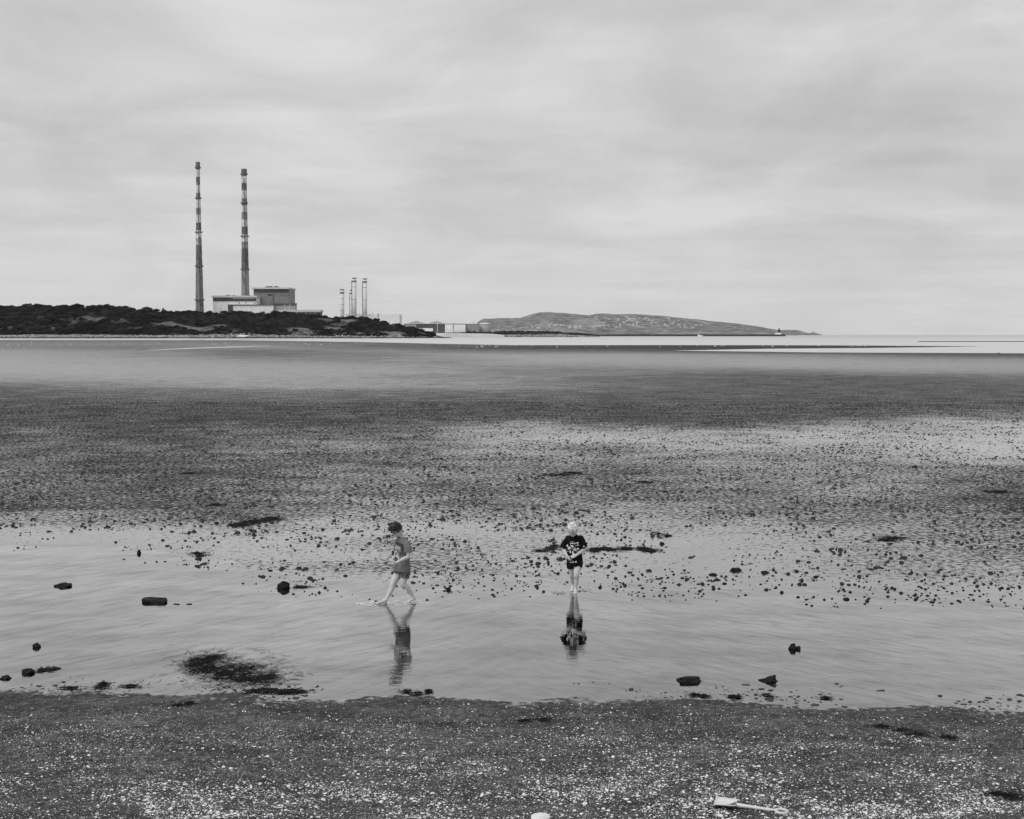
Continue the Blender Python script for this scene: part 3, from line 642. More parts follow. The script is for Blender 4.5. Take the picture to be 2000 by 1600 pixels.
# ------------------------------------------------------------------ toy spade
def spade():
    g0 = ground(1398, 1576); g1 = ground(1536, 1588)
    d = g1 - g0; Ls = d.length; root = empty('toy_spade', g0, math.atan2(d.y, d.x)); tag(root, 'pale plastic toy spade with a loop handle lying on the shelly foreshore', 'spade')
    k = Ls / 1.0; pl = M['plastic']
    # blade: shallow scoop
    xs = [0, .03, .1, .2, .27, .30]; hw = [.095, .112, .117, .112, .080, .034]; rs = []; mb = MB(); nn = 11; vs = []; fs = []
    zt = .05
    for top in (0, 1):
        for x, w in zip(xs, hw):
            for j in range(nn):
                s = -1 + 2 * j / (nn - 1); z = (.045 * abs(s) ** 2.2) + .012 + .03 * x + (0.003 if top else 0) + (.012 if x > .25 else 0)
                vs.append((x * k, s * w * k * 1.15, z * k * 1.35 + zt * k * .35))
    m = len(xs)
    for i in range(m - 1):
        for j in range(nn - 1):
            a = i * nn + j; fs.append((a, a + nn, a + nn + 1, a + 1)); b = a + m * nn; fs.append((b, b + 1, b + nn + 1, b + nn))
    for j in range(nn - 1):
        fs.append((j, j + 1, m * nn + j + 1, m * nn + j)); a = (m - 1) * nn + j; fs.append((a + 1, a, a + m * nn, a + m * nn + 1))
    for i in range(m - 1):
        a = i * nn; fs.append((a + nn, a, a + m * nn, a + m * nn + nn)); a = i * nn + nn - 1; fs.append((a, a + nn, a + nn + m * nn, a + m * nn))
    mb.add(vs, fs)
    mb.tube([(.0, -.108 * k, .075 * k), (.02 * k, -.130 * k, .085 * k), (.12 * k, -.136 * k, .09 * k), (.22 * k, -.126 * k, .085 * k), (.285 * k, -.07 * k, .07 * k), (.31 * k, 0, .06 * k), (.285 * k, .07 * k, .075 * k), (.22 * k, .126 * k, .09 * k), (.12 * k, .136 * k, .095 * k), (.02 * k, .130 * k, .09 * k)], [.011 * k] * 10, 8)
    mb.tube([(0, -.11 * k, .07 * k), (-.015 * k, -.05 * k, .04 * k), (-.015 * k, .05 * k, .04 * k), (0, .11 * k, .07 * k)], [.016 * k] * 4, 8)
    mb.build('blade', pl, root, True)
    mb = MB(); mb.tube([(.27 * k, 0, .050 * k), (.32 * k, 0, .056 * k), (.5 * k, 0, .048 * k), (.7 * k, 0, .036 * k), (.86 * k, 0, .026 * k)], [.018 * k, .032 * k, .026 * k, .025 * k, .030 * k], 12)
    mb.build('shaft', pl, root, True)
    mb = MB(); cx_ = .93 * k; ring = []; n = 28; cs = 8
    for i in range(n):
        a = 2 * math.pi * i / n; c_ = Vector((cx_ + .088 * k * math.cos(a), .080 * k * math.sin(a), .028 * k)); d_ = Vector((math.cos(a), math.sin(a), 0)).normalized()
        ring.append([c_ + d_ * .020 * k * math.cos(q) + Vector((0, 0, .024 * k * math.sin(q))) for q in [2 * math.pi * j / cs for j in range(cs)]])
    vs = [p for r_ in ring for p in r_]; fs = []
    for i in range(n):
        for j in range(cs): fs.append((i * cs + j, ((i + 1) % n) * cs + j, ((i + 1) % n) * cs + (j + 1) % cs, i * cs + (j + 1) % cs))
    mb.add(vs, fs); mb.build('handle', pl, root, True)
spade()

# ------------------------------------------------------------------ the two boys
M['skin'] = grey('skin', 0.42, 0.5, 0.08, 9, 0, None, 0.35)
M['eye'] = grey('eye_and_brow', 0.03, 0.4, 0.1, 9)
M['hair_dark'] = grey('dark_hair', 0.012, 0.5, 0.6, 60, 0.002, 160, 0.4, stretch=(1, 1, .35))
M['hair_fair'] = grey('fair_hair', 0.55, 0.6, 0.5, 50, 0.008, 90, 0.2, stretch=(1, .4, .3))
M['shirt_grey'] = grey('grey_cotton', 0.125, 0.9, 0.12, 14, 0.001, 200)
M['shirt_black'] = grey('black_cotton', 0.006, 0.95, 0.2, 14, 0.001, 200, 0.15)
M['shorts_print'] = grey('patterned_shorts', 0.085, 0.9, 0.7, 38, 0.001, 100, detail=2.0)
M['shorts_black'] = grey('black_shorts', 0.006, 0.95, 0.2, 14, 0, None, 0.15)
M['print_white'] = grey('white_print', 0.7, 0.8, 0.08, 30)
M['print_pale'] = grey('pale_print', 0.42, 0.8, 0.25, 30)
M['print_dark'] = grey('dark_print', 0.035, 0.9, 0.1, 30)

def V3(*a): return Vector(a)
def hand(mb, wrist, tip_dir, palm_n, thumb_dir, curl=.5, s=1.0):
    w = Vector(wrist); d = Vector(tip_dir).normalized(); n = Vector(palm_n); n = (n - d * n.dot(d)).normalized(); a = d.cross(n).normalized()
    if a.dot(Vector(thumb_dir)) < 0: a = -a
    pc = w + d * .036 * s
    mb.ell(pc, a * .029 * s, n * .013 * s, d * .038 * s, 12, 8)
    for k, (off, ln) in enumerate(((.021, .045), (.007, .052), (-.007, .048), (-.02, .036))):
        p0 = w + d * .055 * s + a * off * s; pts = [p0]; dd = d.copy(); ang = 0
        dd = (d + a * off * 3.5).normalized()
        for q in range(3):
            ang += curl * (.4 + .25 * q) * (1 + .12 * k); v = (dd * math.cos(ang) + n * math.sin(ang)); pts.append(pts[-1] + v * ln * s * (.42, .33, .27)[q])
        mb.tube(pts, [.0078 * s, .0072 * s, .0066 * s, .0055 * s], 8)
    t0 = w + d * .02 * s + a * .022 * s
    mb.tube([t0, t0 + (a * .8 + d * .6).normalized() * .022 * s, t0 + (a * .8 + d * .6).normalized() * .022 * s + (d + n * .5).normalized() * .022 * s], [.010 * s, .0088 * s, .0068 * s], 8)
def foot(mb, ankle, heel, toe, s=1.0, lift=0.0):
    a, h, t = Vector(ankle), Vector(heel), Vector(toe); d = (t - h); ln = d.length; d.normalize()
    sd = d.cross(V3(0, 0, 1)).normalized(); up = sd.cross(d)
    mb.tube([h + up * .026 + d * .022, h + d * ln * .35 + up * .034, h + d * ln * .62 + up * .022, h + d * ln * .82 + up * .014], [.027 * s, .027 * s, .031 * s, .028 * s], 12, .62)
    mb.tube([a, h + d * ln * .3 + up * .035], [.027 * s, .025 * s], 12)
    for k in range(5):
        b = h + d * ln * (.84 - .018 * k) + sd * (k - 2) * -.0125 * s + up * .010
        mb.tube([b, b + d * (.026 - .003 * k)], [.0092 if k else .012, .0085 if k else .011], 8)
def head_geo(mb, c, fd, ud, s=1.0):
    """c centre of skull, fd face direction, ud crown direction"""
    fd = Vector(fd).normalized(); ud = Vector(ud); ud = (ud - fd * ud.dot(fd)).normalized(); sd = fd.cross(ud).normalized(); c = Vector(c)
    mb.ell(c + ud * .018 * s - fd * .012 * s, sd * .070 * s, fd * .086 * s, ud * .080 * s, 20, 14)
    mb.ell(c - ud * .040 * s + fd * .020 * s, sd * .055 * s, fd * .062 * s, ud * .066 * s, 18, 12)      # jaw and cheeks
    mb.ell(c - ud * .088 * s + fd * .052 * s, sd * .022 * s, fd * .018 * s, ud * .016 * s)               # chin
    mb.tube([c + fd * .070 * s + ud * .004 * s, c + fd * .090 * s - ud * .028 * s], [.009 * s, .012 * s], 8)     # nose
    for q in (-1, 1):
        mb.ell(c + fd * .055 * s - ud * .038 * s + sd * q * .032 * s, sd * .022 * s, fd * .020 * s, ud * .022 * s)
        mb.ell(c + fd * .068 * s + ud * .018 * s + sd * q * .026 * s, sd * .020 * s, fd * .010 * s, ud * .007 * s)   # brow
        mb.ell(c + sd * q * .066 * s - ud * .020 * s - fd * .008 * s, sd * .009 * s, fd * .013 * s, ud * .022 * s)   # ear
    mb.ell(c + fd * .080 * s - ud * .058 * s, sd * .020 * s, fd * .008 * s, ud * .008 * s)               # lips
    return c, fd, ud, sd
def mark_face(me, c, fd, ud, sd, s=1.0):
    me.materials.clear(); me.materials.append(M['skin']); me.materials.append(M['eye'])
    for p in me.polygons:
        r = p.center - c
        f, u, a = r.dot(fd) / s, r.dot(ud) / s, r.dot(sd) / s
        hit = False
        if f > .045:
            for q in (-1, 1):
                if ((a - q * .028) / .013) ** 2 + ((u + .004) / .006) ** 2 < 1: hit = True
                if ((a - q * .028) / .019) ** 2 + ((u - .020) / .0045) ** 2 < 1: hit = True
            if (a / .019) ** 2 + ((u + .058) / .0025) ** 2 < 1: hit = True
        p.material_index = 1 if hit else 0
def folds(amp, k, seed, hem=None):
    def fn(co, no):
        q = Vector((co.x * k + seed, co.y * k, co.z * k * .45)); d = mnoise.noise(q) * amp + mnoise.noise(q * 2.3) * amp * .45
        return co + no * d
    return fn
def patches(body_me, polys, mat_, name, parent, off=.0022, dirn=(0, 1, 0), res=6, frame=None):
    """flat outlines in the picture plane of the shirt front, laid onto the cloth by ray casting"""
    bm = bmesh.new(); bm.from_mesh(body_me); bvh = BVHTree.FromBMesh(bm); bm.free(); d = Vector(dirn).normalized(); mb = MB()
    rt = d.cross(V3(0, 0, 1)).normalized()
    for poly in polys:
        n = len(poly); c = (sum(p[0] for p in poly) / n, sum(p[1] for p in poly) / n); rings_ = []
        for k in range(res + 1):
            f = k / res; rings_.append([(c[0] + (p[0] - c[0]) * f, c[1] + (p[1] - c[1]) * f) for p in poly])
        vs = []; ok = True
        for rg in ([[c]] + rings_[1:]):
            for (a, z) in rg:
                o = V3(0, 0, z) + rt * a - d * 1.0; h = bvh.ray_cast(o, d)
                if h[0] is None: ok = False; break
                vs.append(h[0] - d * off)
            if not ok: break
        if not ok: continue
        fs = [(0, 1 + k, 1 + (k + 1) % n) for k in range(n)]
        for r_ in range(res - 1):
            for k in range(n): a = 1 + r_ * n + k; b = 1 + r_ * n + (k + 1) % n; fs.append((a, a + n, b + n, b))
        mb.add(vs, fs)
    return mb.build(name, mat_, parent, True)
def circ(x, z, rx, rz=None, n=14, a0=0): rz = rz or rx; return [(x + rx * math.cos(2 * math.pi * k / n + a0), z + rz * math.sin(2 * math.pi * k / n + a0)) for k in range(n)]
def rect(x, z, w, h, sub=4):
    o = []; c = [(x - w / 2, z - h / 2), (x + w / 2, z - h / 2), (x + w / 2, z + h / 2), (x - w / 2, z + h / 2)]
    for i in range(4):
        for k in range(sub): f = k / sub; a, b = c[i], c[(i + 1) % 4]; o.append((a[0] + (b[0] - a[0]) * f, a[1] + (b[1] - a[1]) * f))
    return o
def stroke(pts, w):
    l = []; r_ = []
    for i, p in enumerate(pts):
        a = pts[max(i - 1, 0)]; b = pts[min(i + 1, len(pts) - 1)]; dx, dz = b[0] - a[0], b[1] - a[1]; m = math.hypot(dx, dz) or 1
        l.append((p[0] - dz / m * w / 2, p[1] + dx / m * w / 2)); r_.append((p[0] + dz / m * w / 2, p[1] - dx / m * w / 2))
    return l + r_[::-1]
def quadstrips(pts, w):          # a thin line as a chain of short quads (each convex)
    return [stroke(pts[i:i + 2], w) for i in range(len(pts) - 1)]
def hair_shell(c, fd, ud, sd, s, mat_, parent, tuft, seed, thick=.014, front=.3, line=(-.80, -.62, -.18, .42, .62), rough=.010, lock_dir=(.7, -.1), nw=.35, nlock=520):
    """scalp cap: points of the skull surface above the hairline, built as a closed shell with locks"""
    bm = bmesh.new(); bmesh.ops.create_icosphere(bm, subdivisions=5, radius=1)
    for v in bm.verts:
        n = v.co.normalized(); a, f, u = n.x, n.y, n.z
        hl = np.interp(f, [-1, -.3, .25, .6, 1], line)       # hairline height against forwardness
        lift = max(0.0, min(1.0, (u - hl - .12 * mnoise.noise(Vector((a * 6 + seed, f * 6, u * 6)))) * 2.8)); lock = mnoise.noise(Vector((a * 9 + seed, f * 3, u * 9))) * rough + mnoise.noise(Vector((a * 22 + seed, f * 6, u * 14))) * rough * .6
        t = thick * tuft(a, f, u) + lock
        k = -.010 + (t + .010) * lift
        base = sd * (a * (.070 * s)) + fd * (f * .086 * s) + ud * (u * .080 * s)
        v.co = c + ud * .018 * s - fd * .012 * s + base + (sd * a + fd * f + ud * u) * k * s
    g_ = random.Random(seed); vl = [v for v in bm.verts if (v.co - c).length > .001]; done = 0
    for v in g_.sample(vl, min(len(vl), 2600)):
        r_ = v.co - c; f, u, a = r_.dot(fd), r_.dot(ud), r_.dot(sd); n = r_.normalized()
        if u / .09 < np.interp(f / .09, [-1, -.3, .25, .6, 1], line) + .12: continue
        done += 1
        if done > nlock: break
        d = (n * nw + fd * lock_dir[0] + ud * lock_dir[1] + sd * (g_.gauss(0, .35) + a * 4)).normalized(); d = (d - n * min(0, d.dot(n)) * .9).normalized(); ln = g_.uniform(.018, .036) * s; w = g_.uniform(.003, .006)
        b0 = v.co - n * .004; t1 = d.cross(n); t1 = t1.normalized() if t1.length > .01 else sd; t2 = t1.cross(d)
        mid = b0 + d * ln * .55 + n * .003; tip = b0 + d * ln - n * .002
        q0 = [bm.verts.new(b0 + t1 * w), bm.verts.new(b0 + t2 * w * .6), bm.verts.new(b0 - t1 * w)]; q1 = [bm.verts.new(mid + t1 * w * .8), bm.verts.new(mid + t2 * w * .6), bm.verts.new(mid - t1 * w * .8)]; tp = bm.verts.new(tip)
        for k in range(3): bm.faces.new((q0[k], q0[(k + 1) % 3], q1[(k + 1) % 3], q1[k])); bm.faces.new((q1[k], q1[(k + 1) % 3], tp))
    me = bpy.data.meshes.new('hair'); bm.to_mesh(me); bm.free(); me.materials.append(mat_); me.polygons.foreach_set('use_smooth', [True] * len(me.polygons))
    return link('hair', me, parent)

def boy_one():
    root = empty('person', BOY1); root.location.z = -.006
    tag(root, 'dark-haired boy in grey shirt striding left through the pool, head bowed', 'person')
    f = V3(-.80, -.60, 0); l = V3(.60, -.80, 0)             # facing and his left
    C = V3(.015, 0, 0)
    sk = MB()
    hips = C + V3(0, 0, .465); chest = C + V3(.0, 0, .765); neck = C + V3(-.002, -.005, .925)
    sk.loft([(hips + V3(0, 0, -.05), l * .085, f * .068), (hips, l * .095, f * .075), (hips + V3(0, 0, .10), l * .085, f * .066), (chest - V3(0, 0, .05), l * .098, f * .072), (chest + V3(0, 0, .06), l * .112, f * .070), (neck - V3(0, 0, .035), l * .072, f * .044), (neck, l * .04, f * .04)], 24)
    hc = V3(-.062, -.038, 1.034); fd = V3(-.50, -.30, -.80); ud = V3(-.72, -.40, .55)
    sk.tube([neck - V3(0, 0, .04), neck + V3(-.01, -.004, .02), hc + V3(.03, .02, -.03)], [.044, .036, .040], 14)
    c, fd, ud, sd = head_geo(sk, hc, fd, ud, 1.02)
    ls = chest + l * .125 + V3(.005, 0, .085); rs = chest - l * .125 + V3(-.005, 0, .075)
    le = V3(.108, -.13, .672); lw = V3(-.045, -.215, .603)
    sk.limb([ls, (ls + le) / 2, le, le + (lw - le) * .35, lw], [.024, .031, .027, .028, .0185], 14)
    hand(sk, lw, V3(-.9, -.1, -.42), V3(.1, .75, .35), V3(.1, 0, 1), .55)
    re = V3(-.075, .06, .655); rw = V3(-.115, -.085, .63)
    sk.limb([rs, (rs + re) / 2, re, re + (rw - re) * .4, rw], [.030, .031, .027, .026, .0185], 14)
    hand(sk, rw, V3(-.25, -.75, -.35), V3(.3, -.1, .8), V3(-.6, 0, .6), .6)
    # front (his right) leg
    rh = hips + V3(-.045, .03, -.02); rk = V3(-.118, -.035, .268); ra = V3(-.205, -.085, .060)
    sk.limb([rh, rh + (rk - rh) * .45, rk, rk + (ra - rk) * .3 + V3(.012, .005, 0), ra], [.066, .056, .040, .039, .0235], 16)
    foot(sk, ra, V3(-.195, -.075, .0), V3(-.345, -.15, .012), 1.0)
    lh = hips + V3(.045, -.035, -.02); lk = V3(.030, -.065, .275); la = V3(.168, .01, .070)
    sk.limb([lh, lh + (lk - lh) * .45, lk, lk + (la - lk) * .33 + V3(.012, .005, 0.01), la], [.066, .055, .040, .038, .0235], 16)
    foot(sk, la, V3(.205, .03, .022), V3(.075, -.045, .0), 1.0)
    me = remesh(sk, M['skin'], .0042, 7, None, 'body'); mark_face(me, c, fd, ud, sd, 1.02); link('body', me, root)
    def tuft(a, f_, u): return .15 + .8 * max(0, u) ** 2 + 1.6 * max(0, f_) * max(0, u + .1)
    hair_shell(c, fd, ud, sd, 1.02, M['hair_dark'], root, tuft, 3, .013, line=(-1.2, -1.0, -.46, .28, .55), rough=.006)
    # shirt
    sh = MB()
    sh.loft([(C + V3(.005, 0, .452), l * .128, f * .118), (C + V3(.005, 0, .52), l * .122, f * .108), (C + V3(.0, 0, .62), l * .115, f * .095), (chest, l * .124, f * .088), (chest + V3(0, 0, .07), l * .132, f * .082), (chest + V3(.0, 0, .115), l * .110, f * .070), (neck + V3(0, 0, -.012), l * .062, f * .056), (neck + V3(0, 0, .008), l * .05, f * .048)], 28)
    for q_ in (ls, rs): sh.ell(q_ + (chest - q_) * .14 + V3(0, 0, -.004), (.050, 0, 0), (0, .050, 0), (0, 0, .047))
    d = (le - ls); sh.tube([ls - V3(.02, -.02, .0), ls + d * .3, ls + d * .68], [.046, .054, .060], 18, rounded=False)
    d = (re - rs); sh.tube([rs + V3(.02, -.02, .0), rs + d * .3, rs + d * .66], [.044, .050, .055], 18, rounded=False)
    sm = remesh(sh, M['shirt_grey'], .0045, 14, folds(.016, 11, 5.0), 'shirt'); so_ = link('shirt', sm, root)
    # picture-plane coordinates across the chest: a along the axis to his left seen from the front
    dn = V3(.50, .86, 0); rt = dn.cross(V3(0, 0, 1)).normalized()
    q = lambda u_, v_: ((u_ - 750) / 1118, (1413 - v_) / 1118)
    dn = V3(0, 1, 0); k_ = 1 / 1118
    patches(sm, [[q(650 + 14 * i, 440 + 2.6 * i), q(664 + 14 * i, 442.6 + 2.6 * i), q(664 + 14 * i, 484 + 2.8 * i), q(650 + 14 * i, 481 + 2.8 * i)] for i in range(10)], M['print_dark'], 'print', so_, .003, dn)
    patches(sm, [circ(*q(x, v), a * k_, b * k_) for x, v, a, b in ((668, 540, 9, 32), (692, 530, 8, 30), (712, 545, 8, 38), (738, 540, 10, 24), (744, 580, 8, 26), (672, 600, 16, 20), (655, 660, 16, 30), (690, 665, 22, 26), (716, 690, 14, 26), (668, 706, 22, 18), (705, 625, 12, 12))], M['print_pale'], 'print', so_, .003, dn)
    patches(sm, quadstrips([q(*p) for p in ((790, 505), (788, 560), (780, 610), (770, 650))], 16 * k_) + quadstrips([q(*p) for p in ((756, 505), (758, 560), (752, 610), (740, 660))], 12 * k_) + quadstrips([q(*p) for p in ((700, 505), (702, 560), (724, 590), (722, 620))], 5 * k_) + quadstrips([q(*p) for p in ((655, 640), (680, 628), (700, 640), (722, 634))], 6 * k_) + quadstrips([q(*p) for p in ((640, 690), (660, 684), (682, 692))], 5 * k_), M['print_dark'], 'print', so_, .0036, dn)
    # shorts
    st = MB()
    st.loft([(hips + V3(0, 0, -.055), l * .100, f * .085), (hips + V3(0, 0, 0), l * .108, f * .09), (hips + V3(0, 0, .08), l * .10, f * .08)], 24)
    e1 = lh + (lk - lh) * .52; e2 = rh + (rk - rh) * .30
    st.tube([lh + V3(0, 0, .02), lh + (lk - lh) * .3, e1], [.076, .074, .073], 18, rounded=False)
    st.tube([rh + V3(0, 0, .02), rh + (rk - rh) * .2, e2], [.074, .073, .070], 18, rounded=False)
    link('shorts', remesh(st, M['shorts_print'], .0045, 5, folds(.006, 16, 2.0), 'shorts'), root)
    return root

def boy_two():
    root = empty('person', BOY2); root.location.z = -.006
    tag(root, 'fair-haired boy in black shirt with white symbols, wading toward the camera', 'person')
    f = V3(0, -1, 0); l = V3(1, 0, 0); sk = MB()
    hips = V3(.008, 0, .435); chest = V3(.0, -.005, .705); neck = V3(-.006, -.02, .850)
    sk.loft([(hips + V3(0, 0, -.05), l * .080, f * .066), (hips, l * .090, f * .072), (hips + V3(0, 0, .09), l * .082, f * .066), (chest - V3(0, 0, .04), l * .095, f * .070), (chest + V3(0, 0, .055), l * .105, f * .068), (neck - V3(0, 0, .035), l * .066, f * .040), (neck, l * .04, f * .038)], 24)
    hc = V3(-.027, -.072, .928); fd = V3(.03, -.58, -.82); ud = V3(-.05, -.76, .58)
    sk.tube([neck - V3(0, .0, .04), neck + V3(-.004, -.01, .02), hc + V3(.01, .035, -.03)], [.042, .035, .040], 14)
    c, fd, ud, sd = head_geo(sk, hc, fd, ud, 1.0)
    rs = V3(-.108, 0, .795); ls = V3(.108, 0, .798)
    re = V3(-.158, .0, .635); rw = V3(-.108, -.105, .555)
    sk.limb([rs, (rs + re) / 2, re, re + (rw - re) * .35, rw], [.024, .030, .026, .026, .0175], 14)
    hand(sk, rw, V3(.42, -.35, -.72), V3(.5, .4, .2), V3(.3, -.6, .4), .5, .93)
    le = V3(.150, -.01, .635); lw = V3(.030, -.130, .568)
    sk.limb([ls, (ls + le) / 2, le, le + (lw - le) * .35, lw], [.024, .030, .027, .027, .0175], 14)
    hand(sk, lw, V3(-.85, -.12, -.32), V3(-.1, .7, -.4), V3(0, 0, 1), .5, .93)
    rh = hips + V3(-.048, .01, -.02); rk = V3(-.030, .035, .258); ra = V3(-.008, .125, .075)
    sk.limb([rh, rh + (rk - rh) * .45, rk, rk + (ra - rk) * .33 + V3(0, .012, 0), ra], [.062, .051, .037, .035, .022], 16)
    foot(sk, ra, V3(-.006, .145, .035), V3(-.035, .01, .0), .92)
    lh = hips + V3(.050, 0, -.02); lk = V3(.030, -.085, .272); la = V3(.020, -.05, .06)
    sk.limb([lh, lh + (lk - lh) * .45, lk, lk + (la - lk) * .33 + V3(.006, .014, 0), la], [.066, .055, .040, .037, .0225], 16)
    foot(sk, la, V3(.024, -.025, 0), V3(.004, -.175, .0), .92)
    me = remesh(sk, M['skin'], .0042, 7, None, 'body'); mark_face(me, c, fd, ud, sd, 1.0); link('body', me, root)
    def tuft(a, f_, u): return .3 + .5 * max(0, u) + .9 * max(0, f_) * max(0, u + .2)
    hair_shell(c, fd, ud, sd, 1.0, M['hair_fair'], root, tuft, 8, .014, line=(-1.1, -.95, -.45, -.12, .10), rough=.010, lock_dir=(.9, -.35), nw=.12, nlock=420)
    sh = MB()
    sh.loft([(V3(.01, 0, .425), l * .118, f * .098), (V3(.01, 0, .50), l * .118, f * .098), (V3(.005, 0, .60), l * .112, f * .092), (chest, l * .116, f * .086), (chest + V3(0, 0, .065), l * .122, f * .080), (chest + V3(0, 0, .098), l * .105, f * .068), (neck + V3(0, 0, -.012), l * .058, f * .054), (neck + V3(0, 0, .006), l * .048, f * .044)], 28)
    for s_, e_, q in ((rs, re, -1), (ls, le, 1)):
        sh.ell(s_ + V3(-q * .018, 0, -.006), (.048, 0, 0), (0, .048, 0), (0, 0, .045))
        d = e_ - s_; sh.tube([s_ - V3(q * .02, 0, 0), s_ + d * .35, s_ + d * .88 + V3(q * .006, 0, 0)], [.042, .048, .054], 18, rounded=False)
    sm = remesh(sh, M['shirt_black'], .0045, 14, folds(.013, 12, 9.0), 'shirt'); so_ = link('shirt', sm, root)
    u = 1 / 1191.0
    def q(x, v): return ((x - 810) * u, (1385 - v) * u - .018)
    w = []
    for x, v, a, b in ((865, 485, 22, 12), (820, 492, 9, 16), (775, 540, 20, 14), (690, 540, 12, 22), (740, 640, 10, 26), (782, 645, 11, 24), (835, 810, 18, 14), (785, 806, 10, 9), (875, 640, 8, 8), (700, 640, 7, 7), (872, 680, 9, 9), (975, 550, 12, 12), (866, 508, 9, 7)):
        x_, z_ = q(x, v); w.append(circ(x_, z_, a * u, b * u, 12))
    for x, v in ((762, 466), (776, 466), (790, 466), (704, 606), (706, 576)): x_, z_ = q(x, v); w.append(rect(x_, z_, 9 * u, 9 * u, 2))
    x_, z_ = q(776, 494); w.append(rect(x_, z_, 40 * u, 14 * u, 2))
    def ring_(x, v, r_, wd, n=14):
        return [[q(x + (r_ + s1) * math.cos(t), v + (r_ + s1) * math.sin(t)) for s1, t in ((-wd, t0), (wd, t0), (wd, t1), (-wd, t1))] for t0, t1 in [(2 * math.pi * k / n, 2 * math.pi * (k + 1) / n) for k in range(n)]]
    w += ring_(722, 575, 17, 6); x_, z_ = q(722, 575); w.append(circ(x_, z_, 5 * u))
    w += ring_(812, 600, 14, 6); w += ring_(872, 590, 15, 4); x_, z_ = q(872, 588); w.append(circ(x_, z_, 5 * u, 8 * u))
    w += quadstrips([q(*p) for p in ((742, 470), (742, 520), (755, 552))], 5 * u) + quadstrips([q(*p) for p in ((820, 540), (850, 530), (895, 526))], 7 * u)
    w += quadstrips([q(*p) for p in ((768, 600), (768, 570), (800, 565), (836, 575), (842, 610), (842, 690))], 5 * u)
    w += quadstrips([q(*p) for p in ((680, 838), (730, 824), (770, 822), (800, 830))], 9 * u)
    patches(sm, w, M['print_white'], 'print', so_, .003, V3(0, 1, 0), 4)
    st = MB()
    st.loft([(hips + V3(0, 0, -.05), l * .098, f * .084), (hips, l * .104, f * .088), (hips + V3(0, 0, .07), l * .098, f * .08)], 24)
    st.tube([lh + V3(0, 0, .02), lh + (lk - lh) * .18, lh + (lk - lh) * .30], [.076, .073, .071], 18, rounded=False)
    st.tube([rh + V3(0, 0, .02), rh + (rk - rh) * .22, rh + (rk - rh) * .40], [.074, .070, .068], 18, rounded=False)
    link('shorts', remesh(st, M['shorts_black'], .0045, 5, folds(.005, 16, 2.0), 'shorts'), root)
    return root
boy_one(); boy_two()
# splashes: thin crests and droplets of water thrown up round the feet
def splash(c, n, rx, ry, seed, label, high):
    r = random.Random(seed); mb = MB()
    for _ in range(n):
        a = r.uniform(0, 6.28); q = math.sqrt(r.random()); x, y = rx * q * math.cos(a), ry * q * math.sin(a)
        if r.random() < .55: mb.ell((x, y, abs(r.gauss(0, high)) + .001), (r.uniform(.002, .006), 0, 0), (0, r.uniform(.002, .005), 0), (0, 0, r.uniform(.002, .005)), 6, 4)
        else:
            l = r.uniform(.03, .11); h = r.uniform(.002, .008); mb.tube([(x - l / 2, y + r.gauss(0, .006), 0), (x, y, h * .4), (x + l / 2, y + r.gauss(0, .006), 0)], [.0015, h * .8, .0015], 6)
    o = mb.build('splash', M['splash'], None, True, c); tag(o, label, 'splash', None, 'stuff')
m_, t_ = mat('splash_water'); g_ = N(t_, 'ShaderNodeBsdfGlass', i_Roughness=0.05, i_IOR=1.33); out(t_, g_.outputs[0]); M['splash'] = m_
splash(BOY1 + V3(-.34, -.10, 0), 260, .27, .12, 1, 'splash thrown up by the leading foot of the boy in the grey shirt', .032)
splash(BOY1 + V3(.12, -.02, 0), 120, .30, .13, 2, 'broken water round the trailing foot of the boy in the grey shirt', .006)
splash(BOY2 + V3(.0, -.02, 0), 110, .28, .16, 3, 'broken water round the feet of the black-shirted boy', .005)

# ------------------------------------------------------------------ far shore materials
def chimney_material(z0, H, levels):
    m, t = mat('chimney_concrete'); L = t.links.new; tc = N(t, 'ShaderNodeTexCoord'); O = tc.outputs['Object']
    s = N(t, 'ShaderNodeSeparateXYZ'); L(O, s.inputs[0]); f = mth(t, 'DIVIDE', s.outputs[2], H)
    band = ramp(t, f, levels, 'CONSTANT')
    mp = N(t, 'ShaderNodeMapping'); mp.inputs['Scale'].default_value = (1, 1, .045); L(O, mp.inputs[0])
    n = N(t, 'ShaderNodeTexNoise', i_Scale=.75, i_Detail=4.0, i_Roughness=.6); L(mp.outputs[0], n.inputs['Vector'])
    mp2 = N(t, 'ShaderNodeMapping'); mp2.inputs['Scale'].default_value = (1, 1, .35); L(O, mp2.inputs[0])
    n2 = N(t, 'ShaderNodeTexNoise', i_Scale=.55, i_Detail=5.0, i_Roughness=.7); L(mp2.outputs[0], n2.inputs['Vector'])
    k = ramp(t, n.outputs[0], [(.38, .45), (.52, 1.0), (.66, 1.3)])
    pe = ramp(t, n2.outputs[0], [(.38, .35), (.46, 1.0)])
    pe2 = ramp(t, n2.outputs[0], [(.56, 0.0), (.62, 0.22)])
    v = mth(t, 'ADD', mth(t, 'MULTIPLY', mth(t, 'MULTIPLY', band, k), pe), mth(t, 'MULTIPLY', pe2, mth(t, 'GREATER_THAN', f, .42)), clamp=True)
    b = N(t, 'ShaderNodeBsdfPrincipled', i_Roughness=.85); L(v, b.inputs['Base Color']); out(t, b.outputs[0]); return m
